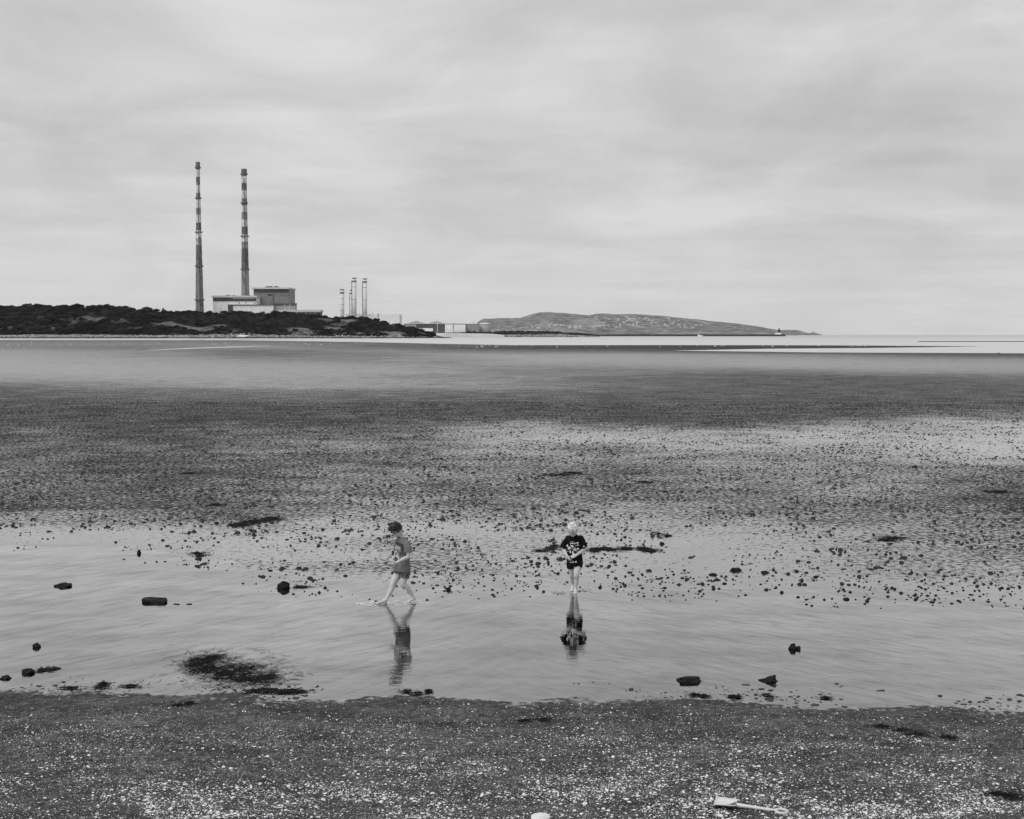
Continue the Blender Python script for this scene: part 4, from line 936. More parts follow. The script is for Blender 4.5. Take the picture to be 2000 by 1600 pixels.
def wall_material(name, v, var=.12, panel=4.0):
    m, t = mat(name); L = t.links.new; tc = N(t, 'ShaderNodeTexCoord'); O = tc.outputs['Object']
    w = N(t, 'ShaderNodeTexWave', wave_type='BANDS', bands_direction='X', i_Scale=1.6 / panel, i_Distortion=0.0); L(O, w.inputs['Vector'])
    mp = N(t, 'ShaderNodeMapping'); mp.inputs['Scale'].default_value = (1, 1, .2); L(O, mp.inputs[0])
    n = N(t, 'ShaderNodeTexNoise', i_Scale=.4, i_Detail=6.0, i_Roughness=.65); L(mp.outputs[0], n.inputs['Vector'])
    k = mth(t, 'MULTIPLY', ramp(t, w.outputs[1], [(0.0, .82), (.06, 1.0)]), ramp(t, n.outputs[0], [(.3, 1 - var * 1.6), (.7, 1 + var)]))
    b = N(t, 'ShaderNodeBsdfPrincipled', i_Roughness=.8); L(mth(t, 'MULTIPLY', k, v, clamp=True), b.inputs['Base Color']); out(t, b.outputs[0]); return m
M['white_wall'] = wall_material('white_cladding', .84); M['grey_wall'] = wall_material('grey_cladding', .21, .15, 2.5); M['mid_wall'] = wall_material('weathered_grey_cladding', .30, .15)
M['dark_wall'] = wall_material('dark_cladding', .07, .3, 3.0); M['pale_wall'] = wall_material('pale_sheet_cladding', .72, .06, 12); M['steel'] = grey('dull_steel', .13, .7, .3, .6)
M['roof_pale'] = grey('pale_roof_edge', .55, .8, .1, .3); M['stack_pale'] = grey('pale_stack_paint', .55, .7, .12, .4, stretch=(1, 1, .2)); M['window'] = grey('window_glass', .75, .3, .1, .5, 0, None, .5); M['window_dark'] = grey('dark_window_glass', .02, .2, .1, .5, 0, None, .6)
M['roof_grey'] = grey('grey_sheet_roof', .22, .8, .12, .2); m_, t_ = mat('dark_leaf'); tc_ = N(t_, 'ShaderNodeTexCoord'); ge_ = N(t_, 'ShaderNodeNewGeometry')
na_ = N(t_, 'ShaderNodeTexNoise', i_Scale=.045, i_Detail=3.0); t_.links.new(ge_.outputs['Position'], na_.inputs['Vector']); nb_ = N(t_, 'ShaderNodeTexNoise', i_Scale=.5, i_Detail=4.0); t_.links.new(ge_.outputs['Position'], nb_.inputs['Vector'])
b_ = N(t_, 'ShaderNodeBsdfDiffuse'); t_.links.new(mth(t_, 'MULTIPLY', mth(t_, 'MULTIPLY', ramp(t_, na_.outputs[0], [(.4, .5), (.62, 2.6)]), ramp(t_, nb_.outputs[0], [(.35, .5), (.65, 1.6)])), .0075), b_.inputs[0]); out(t_, b_.outputs[0]); M['leaf'] = m_; M['leaf_pale'] = grey('pale_leaf', .05, .8, .6, .6, 0, None, .15); M['bark'] = grey('dark_bark', .03, .9, .4, 1.0)
M['stone'] = grey('shore_boulder', .26, .85, .75, .5); M['darkstone'] = grey('weedy_boulder', .02, .8, .5, .5); M['gull'] = grey('white_feathers', .8, .7, .05, 10); M['house'] = grey('white_render', .42, .8, .1, .01)

def grass_land():
    m, t = mat('headland_ground'); L = t.links.new; tc = N(t, 'ShaderNodeTexCoord'); O = tc.outputs['Object']
    a = N(t, 'ShaderNodeAttribute', attribute_name='bare')
    n = N(t, 'ShaderNodeTexNoise', i_Scale=.35, i_Detail=7.0, i_Roughness=.7); L(O, n.inputs['Vector'])
    v = mth(t, 'MULTIPLY', ramp(t, n.outputs[0], [(.35, .3), (.5, .9), (.65, 1.7)]), mth(t, 'MULTIPLY_ADD', a.outputs['Fac'], .11, .014))
    b = N(t, 'ShaderNodeBsdfDiffuse'); L(v, b.inputs[0]); out(t, b.outputs[0]); return m
M['headland'] = grass_land()

# ------------------------------------------------------------------ headland
CREST = [(-700, 606), (-200, 606), (0, 602), (60, 600), (150, 602), (200, 601), (300, 608), (340, 611), (400, 612), (500, 612), (560, 613), (620, 618), (660, 622), (700, 621), (735, 626), (760, 634), (790, 639), (820, 646), (842, 652), (860, 657), (880, 661)]
YS0 = lambda px: np.interp(px, [-700, 0, 300, 600, 800, 880], [1440, 1400, 1400, 1430, 1480, 1530])
DEP = lambda px: np.interp(px, [-700, 0, 500, 700, 800, 860, 880], [170, 160, 130, 90, 50, 14, 5])
def head_h(px, t):
    """height of the headland at photo column px, t = 0 at the shore, 1 at the crest"""
    Yc = YS0(px) + DEP(px); zc = CAMH + (654 - li(px, CREST)) * Yc / F
    zc = np.maximum(zc, .6)
    prof = np.interp(t, [-.05, 0, .04, .10, .22, .38, .52, .66, .80, .92, 1.0, 1.15, 1.6], [-.10, .0, .06, .10, .13, .30, .46, .60, .78, .92, 1.0, 1.0, .8])
    X = (px - 1000) / F * 1450; wob = (fbm(X * .035, t * 5 + 9, 4) - .5) * .30 * np.clip(t * 5 - .3, 0, 1) * np.clip((1.0 - t) * 5, .15, 1)
    return zc * np.clip(prof + wob, -.1, 1.03)
pxs = np.linspace(-640, 882, 520); ts = np.concatenate([np.linspace(-.05, 1.0, 80), np.linspace(1.03, 1.6, 14)])
PX, TS = np.meshgrid(pxs, ts, indexing='ij'); YH = YS0(PX) + DEP(PX) * TS; XH = (PX - 1000) * YH / F; ZH = head_h(PX, TS)
bare = np.clip((fbm(XH * .03 + 4, YH * .05 + 2, 4) - np.interp(PX, [0, 300, 420, 700, 790], [.64, .60, .55, .53, .62])) * 6, 0, 1)
bare = np.where(TS > .92, 0, bare); bare = np.where(TS < .12, 1.0, bare)
ih = np.arange(PX.size).reshape(PX.shape); Fh = np.stack([ih[:-1, :-1], ih[1:, :-1], ih[1:, 1:], ih[:-1, 1:]], -1).reshape(-1, 4)
tag(link('headland', bigmesh('headland', np.stack([XH, YH, ZH], -1).reshape(-1, 3), Fh, M['headland'], True, {'bare': bare})), kind='structure')
def bush_mesh(name, seed, n=260, size=1.0, mat_=None, shape=(1, 1, .8), trunk=False):
    r = np.random.default_rng(seed); V = []; Fs = []
    lob = [(r.uniform(-.45, .45), r.uniform(-.45, .45), r.uniform(.15, .62), r.uniform(.32, .55)) for _ in range(7)]
    for _ in range(n):
        lx, ly, lz, lr = lob[r.integers(7)]; d = r.normal(size=3); d /= np.linalg.norm(d); rad = lr * r.uniform(.75, 1.08)
        c_ = np.array([lx + d[0] * rad, ly + d[1] * rad, max(.02, lz + d[2] * rad * .8)]); u = r.normal(size=3); u /= np.linalg.norm(u); w = np.cross(d, u); w /= np.linalg.norm(w) + 1e-6; s = r.uniform(.06, .13)
        b = len(V); V += [tuple((c_ + u * s) * shape), tuple((c_ + w * s * .8) * shape), tuple((c_ - u * s) * shape), tuple((c_ - w * s * .8) * shape)]; Fs.append((b, b + 1, b + 2, b + 3))
    mb = MB(); mb.add(V, Fs)
    for lx, ly, lz, lr in lob: mb.ell((lx * shape[0], ly * shape[1], lz * shape[2]), (lr * .78 * shape[0], 0, 0), (0, lr * .78 * shape[1], 0), (0, 0, lr * .62 * shape[2]), 8, 6)
    return mb
BUSH = [bush_mesh('bush', s, 240).mesh('bush', M['leaf']) for s in range(5)] + [bush_mesh('bush', 9, 240).mesh('bush', M['leaf_pale'])]
def head_pt(px, t):
    Y = float(YS0(px) + DEP(px) * t); return Vector(((px - 1000) * Y / F, Y, float(head_h(np.array([px]), np.array([t]))[0])))
# scrub cover as one mass: every clump a lumpy crown of leaf faces
def scrub():
    r = np.random.default_rng(5); src = [BUSH[k] for k in range(3)]; A = []
    for me_ in src:
        v = np.array([tuple(q.co) for q in me_.vertices]); f = [tuple(p.vertices) for p in me_.polygons if len(p.vertices) == 4]; A.append((v, np.array(f)))
    VV = []; FF = []; b = 0; cnt = 0
    while cnt < 2200:
        px = r.uniform(-420, 850); t = r.uniform(.14, 1.06); X = (px - 1000) / F * 1450
        Yq = float(YS0(px) + DEP(px) * t); Xq = (px - 1000) * Yq / F
        bq = (float(fbm(np.array([Xq * .03 + 4]), np.array([Yq * .05 + 2]), 4)[0]) - float(np.interp(px, [0, 300, 420, 700, 790], [.64, .60, .55, .53, .62]))) * 6
        if t < .93 and bq > .25 and r.random() < .93: continue
        p = head_pt(px, t); s = min(4.6, 1.3 + 2.2 * r.gamma(1.5, .5)) * (.85 if 520 < px < 640 and t > .85 else 1) * (1.2 if t > .9 else 1) * (1.25 if px < 330 else .8)
        v, f = A[r.integers(3)]; a = r.uniform(0, 6.28); ca, sa = math.cos(a), math.sin(a)
        w = np.stack([(v[:, 0] * ca - v[:, 1] * sa) * s * 1.3, (v[:, 0] * sa + v[:, 1] * ca) * s * 1.3, v[:, 2] * s], -1) + np.array([p.x, p.y, p.z - .3])
        VV.append(w); FF.append(f + b); b += len(v); cnt += 1
    return bigmesh('scrub', np.concatenate(VV), np.concatenate(FF), M['leaf'])
tag(link('scrub', scrub()), 'dense dark scrub covering the headland slopes', 'scrub', None, 'stuff')
for k in range(70):
    px = -60 + 12.4 * k + random.uniform(-5, 5)
    if px > 815: break
    t = random.choice([1.0, .96, .9, .75, .55, .35]) if k % 2 else 1.0
    o = link('bush', BUSH[k % 5 if random.random() < .88 else 5]); p = head_pt(px, t); s = random.uniform(2.6, 5.0) * (1 if px < 560 else .8); o.location = p - Vector((0, 0, .4)); o.rotation_euler.z = random.uniform(0, 6.28); o.scale = (s * 1.3, s * 1.3, s)
    tag(o, 'rounded dark bush rising out of the scrub on the headland below the chimneys', 'bush', 'bushes on the headland')
def tree(px, pytop, Y, w, label, zbase, seed=1, group=None, mat_='leaf', dens=260):
    top = CAMH + (654 - pytop) * Y / F; h = top - zbase; root = empty('tree', ((px - 1000) * Y / F, Y, zbase)); tag(root, label, 'tree', group)
    mb = MB(); mb.tube([(0, 0, -.5), (.1, 0, h * .3), (.2, .1, h * .6)], [.05 * h, .04 * h, .02 * h], 8); mb.tube([(.1, 0, h * .3), (.3 * w, 0, h * .6)], [.03 * h, .01 * h], 6); mb.tube([(.1, 0, h * .3), (-.25 * w, 0, h * .65)], [.03 * h, .01 * h], 6)
    mb.build('trunk', M['bark'], root)
    b = bush_mesh('c', seed, dens); b.v = [(x * w, y * w, h * .22 + z * h * .78) for x, y, z in b.v]; b.build('crown', M[mat_], root)
tree(781, 626.5, 1510, 2.6, 'round dark tree standing up at the right end of the headland', 8.5, 3)
tree(769, 628.5, 1512, 3.4, 'low pale bush-like tree just left of the round dark tree on the headland end', 9.5, 4, None, 'leaf_pale')
tree(536, 600.5, 1490, 6.0, 'big dark tree in front of the long low shed of the power station', 19, 5)
tree(660, 613, 1500, 5.0, 'dark tree below the short pale stack', 15, 6)
tree(203, 588.5, 1560, 4.6, 'sparse light-crowned tree topping the headland skyline at the left', 27, 7, None, 'leaf_pale', 150)
tree(322, 593, 1550, 3.6, 'thin twiggy tree on the headland skyline left of the first chimney', 22, 8, None, 'leaf_pale', 90)
tree(224, 593, 1560, 2.8, 'squat dense tree beside the light-crowned skyline tree', 27, 9)
# shore boulders at the foot of the headland
def boulders(name, pts, mat_, label, smin, smax, seed=4):
    X, Y, Z = pts; g = np.random.default_rng(seed); sz_ = g.uniform(smin, smax, len(X)); tag(link(name, scatter_mounds(name, X, Y, Z, sz_, mat_, .8, 7, seed, .35)), label, 'boulders', None, 'stuff')
n = 4200; bp_ = rng.uniform(-420, 872, n); bt = rng.uniform(0, 1, n) ** 1.3 * np.interp(bp_, [300, 870], [.10, .5]); Yb = YS0(bp_) + DEP(bp_) * bt; Zb = head_h(bp_, bt)
boulders('shore_boulders', ((bp_ - 1000) * Yb / F, Yb, np.maximum(Zb, .5) - .1), M['stone'], 'pale boulders heaped along the foot of the headland', .25, .95)
n = 2600; bp_ = rng.uniform(-420, 878, n); Yb = YS0(bp_) + rng.uniform(-5, 2, n)
boulders('weedy_boulders', ((bp_ - 1000) * Yb / F, Yb, rng.uniform(-.2, .5, n)), M['darkstone'], 'black weed-covered stones at the waterline under the headland', .4, 1.2, 8)
o = link('rock', rock_mesh(6.0, 2.6, 2.0, 40)); o.data.materials[0] = M['roof_pale']; o.location = head_pt(476, .02) + Vector((0, -1, .8)); tag(o, 'large pale boulder at the foot of the headland below the second chimney', 'rock')

# ------------------------------------------------------------------ power station chimneys
def pz(px, py, Y): return CAMH + (654 - py) * Y / F   # height seen at a photo row (small pitch error is negligible off axis)
def zat(px, py, Y): return P(px, py, Y).z
def chimney(px, Y, pytop, wt, wb, bands, rings_py, label, toppy):
    ztop = zat(px, pytop, Y); X = P(px + 3, 640, Y).x; root = empty('chimney', (X, Y, 0)); tag(root, label, 'chimney')
    m = Y / F; rt, rb = wt * m / 2, wb * m / 2; H = ztop
    lv = sorted((max(0, (zat(px, y, Y)) / H), v) for y, v in bands)
    mb = MB(); ks = [k / 30 for k in range(31)]
    mb.lathe([(rb + (rt - rb) * min(1, (k * 1.15)) ** .85, H * k) for k in ks] + [(rt * .8, H + .02), (rt * .8, H - 4)], 32); mb.build('shaft', chimney_material(0, H, lv), root, True)
    for y in rings_py:
        z = zat(px, y, Y); k = z / H; r_ = rb + (rt - rb) * min(1, k * 1.15) ** .85
        mb = MB(); mb.lathe([(r_ + .02, z - .5), (r_ + 1.3, z - .4), (r_ + 1.3, z + .9), (r_ + 1.15, z + .9), (r_ + 1.15, z - .1), (r_ + .02, z - .1)], 32); mb.build('gallery', M['steel'], root)
    z0 = zat(px, pytop + toppy, Y); mb = MB(); mb.lathe([(rt + .02, z0), (rt + .25, z0 + .3), (rt + .25, H - .2), (rt + .15, H + .6), (rt * .85, H + .6)], 32); mb.build('cap', M['steel'], root, True)
    mb = MB(); 
    for k in range(60):
        z = 3 + (H - 14) * k / 60; kk = z / H; r_ = rb + (rt - rb) * min(1, kk * 1.15) ** .85; z2 = z + (H - 14) / 60; r2 = rb + (rt - rb) * min(1, z2 / H * 1.15) ** .85
        a = -1.35; mb.add([(r_ * math.cos(a) + dx, r_ * math.sin(a) + dy, z) for dx, dy in ((-.3, 0), (.3, 0), (.3, -.6), (-.3, -.6))] + [(r2 * math.cos(a) + dx, r2 * math.sin(a) + dy, z2) for dx, dy in ((-.3, 0), (.3, 0), (.3, -.6), (-.3, -.6))], [(0, 1, 5, 4), (1, 2, 6, 5), (2, 3, 7, 6), (3, 0, 4, 7)])
    mb.build('ladder', M['steel'], root)
W_, D_ = .62, .085
def bands_from(edges):      # edges: (photo row of the lower end of a zone, value), listed downward
    return edges
chimney(387.5, 1600, 317.5, 7.6, 18.5, [(332, D_), (347, W_), (362, .11), (377, W_), (391, .15), (407, W_), (421, .17), (436.5, W_), (451, .10), (466, W_), (480, .26), (520, .13), (660, .22)], [328, 387.5, 454, 520, 586], 'slimmer left-hand chimney of the pair, dark and white bands peeling above bare concrete', 13)
chimney(477, 1640, 331, 10.0, 18.5, [(344, D_), (359, W_), (373, .10), (388, W_), (401, .15), (416, W_), (429.5, .20), (444, W_), (459, .10), (474, W_), (487, .20), (527, .10), (660, .26)], [340.5, 397, 462, 526.5], 'right-hand chimney of the pair, rising behind the power station hall, banded dark and white', 13)

# ------------------------------------------------------------------ buildings helper: everything in metres from photo pixels at depth Y
def bld(px0, px1, Y): m = Y / F; return (px0 - 1000) * m, (px1 - 1000) * m
def blk(mb, px0, px1, py0, py1, Y, D, z0=None, dy=0, dx=0):
    x0, x1 = bld(px0, px1, Y); mb.box(x0, x1, Y + dy, Y + D, zat((px0 + px1) / 2, py1, Y) if z0 is None else z0, zat((px0 + px1) / 2, py0, Y))
def part(name, mat_, root, fn):
    mb = MB(); fn(mb); o = mb.build(name, M[mat_]); o.parent = root; o.location = (-root.location.x, -root.location.y, -root.location.z); return o
def thing_at(name, px, Y, label, cat, z=0): r = empty(name, ((px - 1000) * Y / F, Y, z)); return tag(r, label, cat)
# turbine hall
Y1 = 1620
r = thing_at('power_station', 460, Y1, 'white power station hall with a dark window band, between the two chimneys', 'building')
part('wall', 'white_wall', r, lambda b: blk(b, 417.5, 502, 581, 625, Y1, 50, 2))
part('window_band', 'dark_wall', r, lambda b: blk(b, 417.7, 501.8, 582, 588.5, Y1, 40, None, -.5))
part('roof', 'roof_pale', r, lambda b: blk(b, 415.5, 503.5, 577.6, 581, Y1, 52, None, -2))
def wn(b):
    for k in range(16): blk(b, 456 + k * 2.8, 458 + k * 2.8, 582.6, 583.8, Y1, 3, None, -.8)
part('window', 'window', r, wn).data
for px in (443, 448, 456, 480, 486): part('roof_vent', 'steel', r, lambda b: blk(b, px, px + 2.2, 576.2, 577.9, Y1 + 8, 8))
for px, py in ((468, 591), (481, 590.5), (498, 591)): part('window', 'window_dark', r, lambda b: blk(b, px, px + 2, py, py + 2, Y1, 1, None, -.3))
r = thing_at('boiler_house', 530, Y1 + 25, 'tall grey boiler house with overhanging pale roof right of the second chimney', 'building'); Y2 = Y1 + 25
part('wall', 'grey_wall', r, lambda b: blk(b, 497, 566, 563.5, 625, Y2, 45, 2))
part('window_band', 'dark_wall', r, lambda b: blk(b, 497.2, 565.8, 565.5, 571.5, Y2, 40, None, -.5))
part('roof', 'roof_pale', r, lambda b: blk(b, 494.5, 567.3, 561.6, 564.6, Y2, 48, None, -2.5))
for px, w in ((520, 5), (525.5, 6), (537, 5.5)): part('roof_vent', 'steel', r, lambda b: blk(b, px, px + w, 559 + (w < 5.2) * .6, 561.7, Y2 + 8, 12))
part('window', 'window_dark', r, lambda b: blk(b, 524.5, 532.5, 574.8, 577.4, Y2, 1, None, -.4))
part('window', 'window_dark', r, lambda b: blk(b, 548.5, 565, 575.6, 578, Y2, 1, None, -.4))
for k in range(4): part('window', 'window', r, lambda b: blk(b, 550 + k * 3.9, 551.5 + k * 3.9, 576.2, 577.2, Y2, 1, None, -.6))
part('drain_pipe', 'steel', r, lambda b: blk(b, 534.5, 536, 571.5, 592, Y2, 1, None, -.9))
Y3 = Y1 - 12
r = thing_at('annexe', 490, Y3, 'long white low annexe with a dark end door in front of the hall', 'building')
part('wall', 'white_wall', r, lambda b: blk(b, 446.5, 535, 596.5, 625, Y3, 11, 2))
part('roof', 'steel', r, lambda b: blk(b, 446, 536, 595, 596.5, Y3, 11.5, None, -.8))
part('door', 'dark_wall', r, lambda b: blk(b, 446.7, 456.5, 596.6, 612, Y3, 2, None, -.5))
part('roof_vent', 'steel', r, lambda b: blk(b, 527, 533, 592.8, 595, Y3 + 2, 5))
r = thing_at('annexe', 556, Y3 + 4, 'mid-grey annexe with dark upper strip at the right foot of the boiler house', 'building')
part('wall', 'mid_wall', r, lambda b: blk(b, 535.3, 577, 597, 625, Y3 + 4, 15, 2))
part('window_band', 'dark_wall', r, lambda b: blk(b, 535.5, 576.8, 593.5, 597, Y3 + 4, 15, None, -.4))
part('roof', 'steel', r, lambda b: blk(b, 535, 578, 592.2, 593.5, Y3 + 4, 16, None, -.8))
for px in (557, 566.5): part('drain_pipe', 'roof_pale', r, lambda b: blk(b, px, px + .8, 594, 606, Y3 + 4, 1, None, -.8))
r = thing_at('shed', 585, Y3 - 20, 'long low shed with pale roof stretching right from the power station', 'building'); Y4 = Y3 - 20
part('wall', 'dark_wall', r, lambda b: blk(b, 546, 623.5, 609.5, 628, Y4, 30, 2))
part('roof', 'roof_pale', r, lambda b: blk(b, 544, 625.5, 605.3, 609.7, Y4, 31, None, -1))
part('window', 'mid_wall', r, lambda b: [blk(b, 551 + k * 9, 556 + k * 9, 610.5, 612.5, Y4, 1, None, -.3) for k in range(8)])

# pale slender stacks
def stack(px, w, pytop, Y, label, pipe):
    X = P(px, 620, Y).x; z = zat(px, pytop, Y); rr = w * Y / F / 2; root = empty('stack', (X, Y, 0)); tag(root, label, 'chimney')
    mb = MB(); mb.lathe([(rr, 0), (rr, z), (rr * .8, z), (rr * .8, z - 2)], 24); mb.build('shaft', M['stack_pale'], root, True)
    mb = MB(); mb.lathe([(rr + .02, z - 5.5), (rr + .35, z - 5.2), (rr + .35, z - 3.9), (rr + .02, z - 3.4)], 24); mb.build('gallery', M['steel'], root)
    mb = MB(); mb.lathe([(rr + .02, z - .9), (rr + .25, z - .9), (rr + .25, z + .3), (rr * .8, z + .3)], 24); mb.build('cap', M['steel'], root)
    zz = z - 12
    while zz > 12: mb = MB(); mb.lathe([(rr + .02, zz), (rr + .14, zz), (rr + .14, zz + .35), (rr + .02, zz + .35)], 24); mb.build('band', M['steel'], root); zz -= 8 if not pipe else 17
    if pipe:
        mb = MB(); mb.tube([(-rr * .95, -.3, 0), (-rr * .95, -.3, z - 4)], [rr * .34] * 2, 8)
        for q in range(int(z / 10)): mb.box(-rr * 1.35, -rr * .5, -1.2, .4, q * 10 + 4, q * 10 + 5.2)
        mb.build('pipe', M['steel'], root)
stack(668.3, 8.2, 565.5, 1780, 'shortest and leftmost of the four pale stacks', False)
stack(686.6, 6.0, 567, 1880, 'slim pale stack half hidden close left of the tallest one', True)
stack(692.3, 8.4, 543.2, 1800, 'tallest pale stack, the middle of the group', True)
stack(713.0, 8.0, 544.4, 1800, 'rightmost pale stack of the four, standing apart', True)
Y5 = 1900
r = thing_at('plant_hall', 735, Y5, 'very pale low plant hall beyond the headland right of the stacks', 'building')
part('wall', 'pale_wall', r, lambda b: (blk(b, 676, 724, 614.8, 640, Y5, 40, 2), blk(b, 724, 781, 614, 640, Y5, 40, 2, .5), blk(b, 681, 700, 611.5, 615, Y5 + 5, 20)))
part('roof', 'roof_pale', r, lambda b: blk(b, 675.5, 724.3, 613.8, 615, Y5, 41, None, -.5))
for px, y0 in ((728.5, 608), (739.3, 612)):
    r = thing_at('mast', px, 1600, 'thin mast on the headland right of the stacks' if px < 730 else 'stubby dark mast with platforms on the headland right of the stacks', 'mast')
    part('pole', 'steel', r, lambda b: blk(b, px - (.15 if px < 730 else .5), px + (.15 if px < 730 else .5), y0, 632, 1600, 1, 5))
    if px > 730: part('platform', 'steel', r, lambda b: [blk(b, px - 1.6, px + 1.6, y, y + .8, 1599, 3) for y in (615, 619)])

# ------------------------------------------------------------------ dockside sheds and tanks
Y6 = 2250
r = thing_at('warehouse', 828, Y6, 'dark double-gabled dockside warehouse just right of the headland', 'building')
part('wall', 'dark_wall', r, lambda b: blk(b, 789, 868, 632.8, 652, Y6, 60, -1))
def gab(b):
    for a, c_ in ((791, 833), (833, 870)):
        x0, x1 = bld(a, c_, Y6); zt = zat(830, 632.8, Y6); zr = zat(830, 626.8, Y6); b.add([(x0, Y6 - 1, zt), (x1, Y6 - 1, zt), ((x0 + x1) / 2, Y6 + 20, zr), (x0, Y6 + 60, zt), (x1, Y6 + 60, zt)], [(0, 1, 2), (1, 4, 2), (4, 3, 2), (3, 0, 2)])
part('roof', 'roof_grey', r, gab)
part('eaves', 'roof_pale', r, lambda b: blk(b, 788, 869, 632.0, 632.9, Y6, 5, None, -1.4))
part('side_wall', 'mid_wall', r, lambda b: blk(b, 789.2, 813, 633.1, 644, Y6, 5, -1, -.5))
part('door', 'white_wall', r, lambda b: blk(b, 819, 846, 641.3, 647.3, Y6, 5, None, -.9))
Y7 = 2230
r = thing_at('shed', 888, Y7, 'bright white rectangular dock shed right of the dark warehouse', 'building')
part('wall', 'white_wall', r, lambda b: blk(b, 869.3, 909, 633, 652, Y7, 50, -1)); part('roof', 'roof_grey', r, lambda b: blk(b, 869, 909.2, 632.2, 633, Y7, 51, None, -.6))
r = thing_at('shed', 922, Y7 + 20, 'mid-grey dock shed between the white shed and the domed tank', 'building')
part('wall', 'mid_wall', r, lambda b: blk(b, 909.5, 935, 633, 652, Y7 + 20, 50, -1)); part('roof', 'roof_pale', r, lambda b: blk(b, 909.4, 935.3, 632.3, 633, Y7 + 20, 51, None, -.6))
X = (946.5 - 1000) * 2300 / F; root = empty('storage_tank', (X, 2310, 0)); tag(root, 'round grey storage tank with pale shallow domed roof at the right end of the sheds', 'tank')
rr = 11.8 * 2300 / F; zt = zat(947, 633.4, 2300)
mb = MB(); mb.lathe([(rr, -1), (rr, zt)], 36); mb.build('wall', M['mid_wall'], root, True)
mb = MB(); mb.lathe([(rr + .4, zt), (rr + .4, zt + .5), (rr * .7, zt + 1.7), (rr * .3, zt + 2.5), (.3, zt + 2.7)], 36); mb.build('roof', M['roof_pale'], root, True)
for px, y0, y1, w, lb, mm in ((854.5, 624, 648, .45, 'white lamp mast in front of the dark warehouse', 'roof_pale'), (885.5, 631.5, 648, .55, 'dark lattice mast in front of the white shed', 'steel'), (924.5, 627, 648, .25, 'thin pale mast in front of the grey shed', 'roof_grey')):
    r = thing_at('mast', px, 2200, lb, 'mast'); part('pole', mm, r, lambda b: blk(b, px - w, px + w, y0, y1, 2200, 1, -1)); part('lamp_head', mm, r, lambda b: blk(b, px - w * 2.4, px + w * 2.4, y0 + (6 if w > .5 else 0), y0 + (8 if w > .5 else .9), 2199, 2))

# low spit with trees and revetment, pale beach, sea wall
def strip(name, prof, Y, D, mat_, kind, label=None, cat=None, zb=-1.2, jag=0):
    mb = MB(); vs = []; xs_ = [p[0] for p in prof]; n = 160; px = np.linspace(xs_[0], xs_[-1], n)
    for p in px:
        yt = float(li(p, prof)) + random.uniform(-jag, jag); X = (p - 1000) * Y / F; z = CAMH + (654 - yt) * Y / F
        vs += [(X, Y - 3, zb), (X, Y, max(z * .55, zb + .2)), (X, Y + 4, z), (X, Y + D, z), (X, Y + D + 6, zb)]
    fs = [(i * 5 + j, (i + 1) * 5 + j, (i + 1) * 5 + j + 1, i * 5 + j + 1) for i in range(n - 1) for j in range(4)]
    mb.add(vs, fs); o = mb.build(name, mat_, None, False)
    tag(o, label, cat, None, kind); return o
M['beach'] = grey('pale_beach_sand', .40, .9, .15, .05); M['seawall'] = grey('dark_sea_wall', .03, .9, .3, .05)
strip('beach', [(842, 653), (852, 650.8), (900, 651), (960, 652.0), (985, 654.5)], 2150, 50, M['beach'], 'structure')
strip('spit', [(868, 650), (930, 648.8), (1000, 648.0), (1130, 650.0), (1150, 652.3), (1172, 654.2)], 2200, 40, M['headland'], 'structure', jag=.1)
n = 1800; bp_ = rng.uniform(938, 1172, n); kq = rng.random(n) ** .8; Yb = 2195 + kq * 8
boulders('revetment_boulders', ((bp_ - 1000) * Yb / F, Yb, (1 - kq * 0 - 1) + kq * np.interp(bp_, [938, 960, 1100, 1172], [3.6, 5.6, 5.4, 1.0])), M['stone'], 'grey boulder revetment along the low tree-lined spit', .4, 1.3, 12)
for k in range(46):
    px = 875 + 5.5 * k
    if 944 < px < 950: continue
    top = float(np.interp(px, [875, 905, 915, 925, 932, 948, 975, 1000, 1060, 1090, 1100, 1126], [648.5, 647.5, 643.0, 642.5, 648, 647, 643.6, 643.0, 643.8, 644.6, 648.2, 649.3])) + random.uniform(-.6, .5)
    o = link('bush', BUSH[k % 5]); Y = 2208 + random.uniform(0, 12); zb = 2.6 if px < 940 else 4.2; h = max(CAMH + (654 - top) * Y / F - zb, 1.2); o.location = ((px - 1000) * Y / F, Y, zb - .2); o.scale = (6.2, 5.0, h * 1.02); o.rotation_euler.z = random.uniform(0, 6.28)
    tag(o, 'dark wind-shaped bush in the row on the low spit past the sheds', 'bush', 'bushes along the low spit')
Y8 = 3300
mb = MB(); x0, x1 = bld(1120, 1533, Y8); mb.box(x0, x1, Y8, Y8 + 12, -1, zat(1300, 653.2, Y8)); mb.box(x0, x1, Y8 - 2, Y8, -1, zat(1300, 654.0, Y8))
o = mb.build('sea_wall', M['seawall']); tag(o, 'long low dark sea wall running out to the lighthouse', 'sea wall')
r = thing_at('lighthouse', 1522, Y8, 'dark tapering lighthouse with a pale base at the end of the sea wall', 'lighthouse'); m = Y8 / F
mb = MB(); zb = zat(1522, 652.5, Y8)
mb.lathe([(3.4 * m, zb), (2.9 * m, zb + 5.0 * m), (2.3 * m, zb + 7.4 * m)], 20, (0, 8)); mb.build('tower', M['darkstone'], r)
mb = MB(); mb.lathe([(2.8 * m, zb + 7.4 * m), (2.8 * m, zb + 8.0 * m)], 20, (0, 8)); mb.build('gallery', M['steel'], r)
mb = MB(); mb.lathe([(1.6 * m, zb + 8.0 * m), (1.6 * m, zb + 9.8 * m), (.4 * m, zb + 11.2 * m), (.2 * m, zb + 12.2 * m)], 16, (0, 8)); mb.build('lantern', M['darkstone'], r)
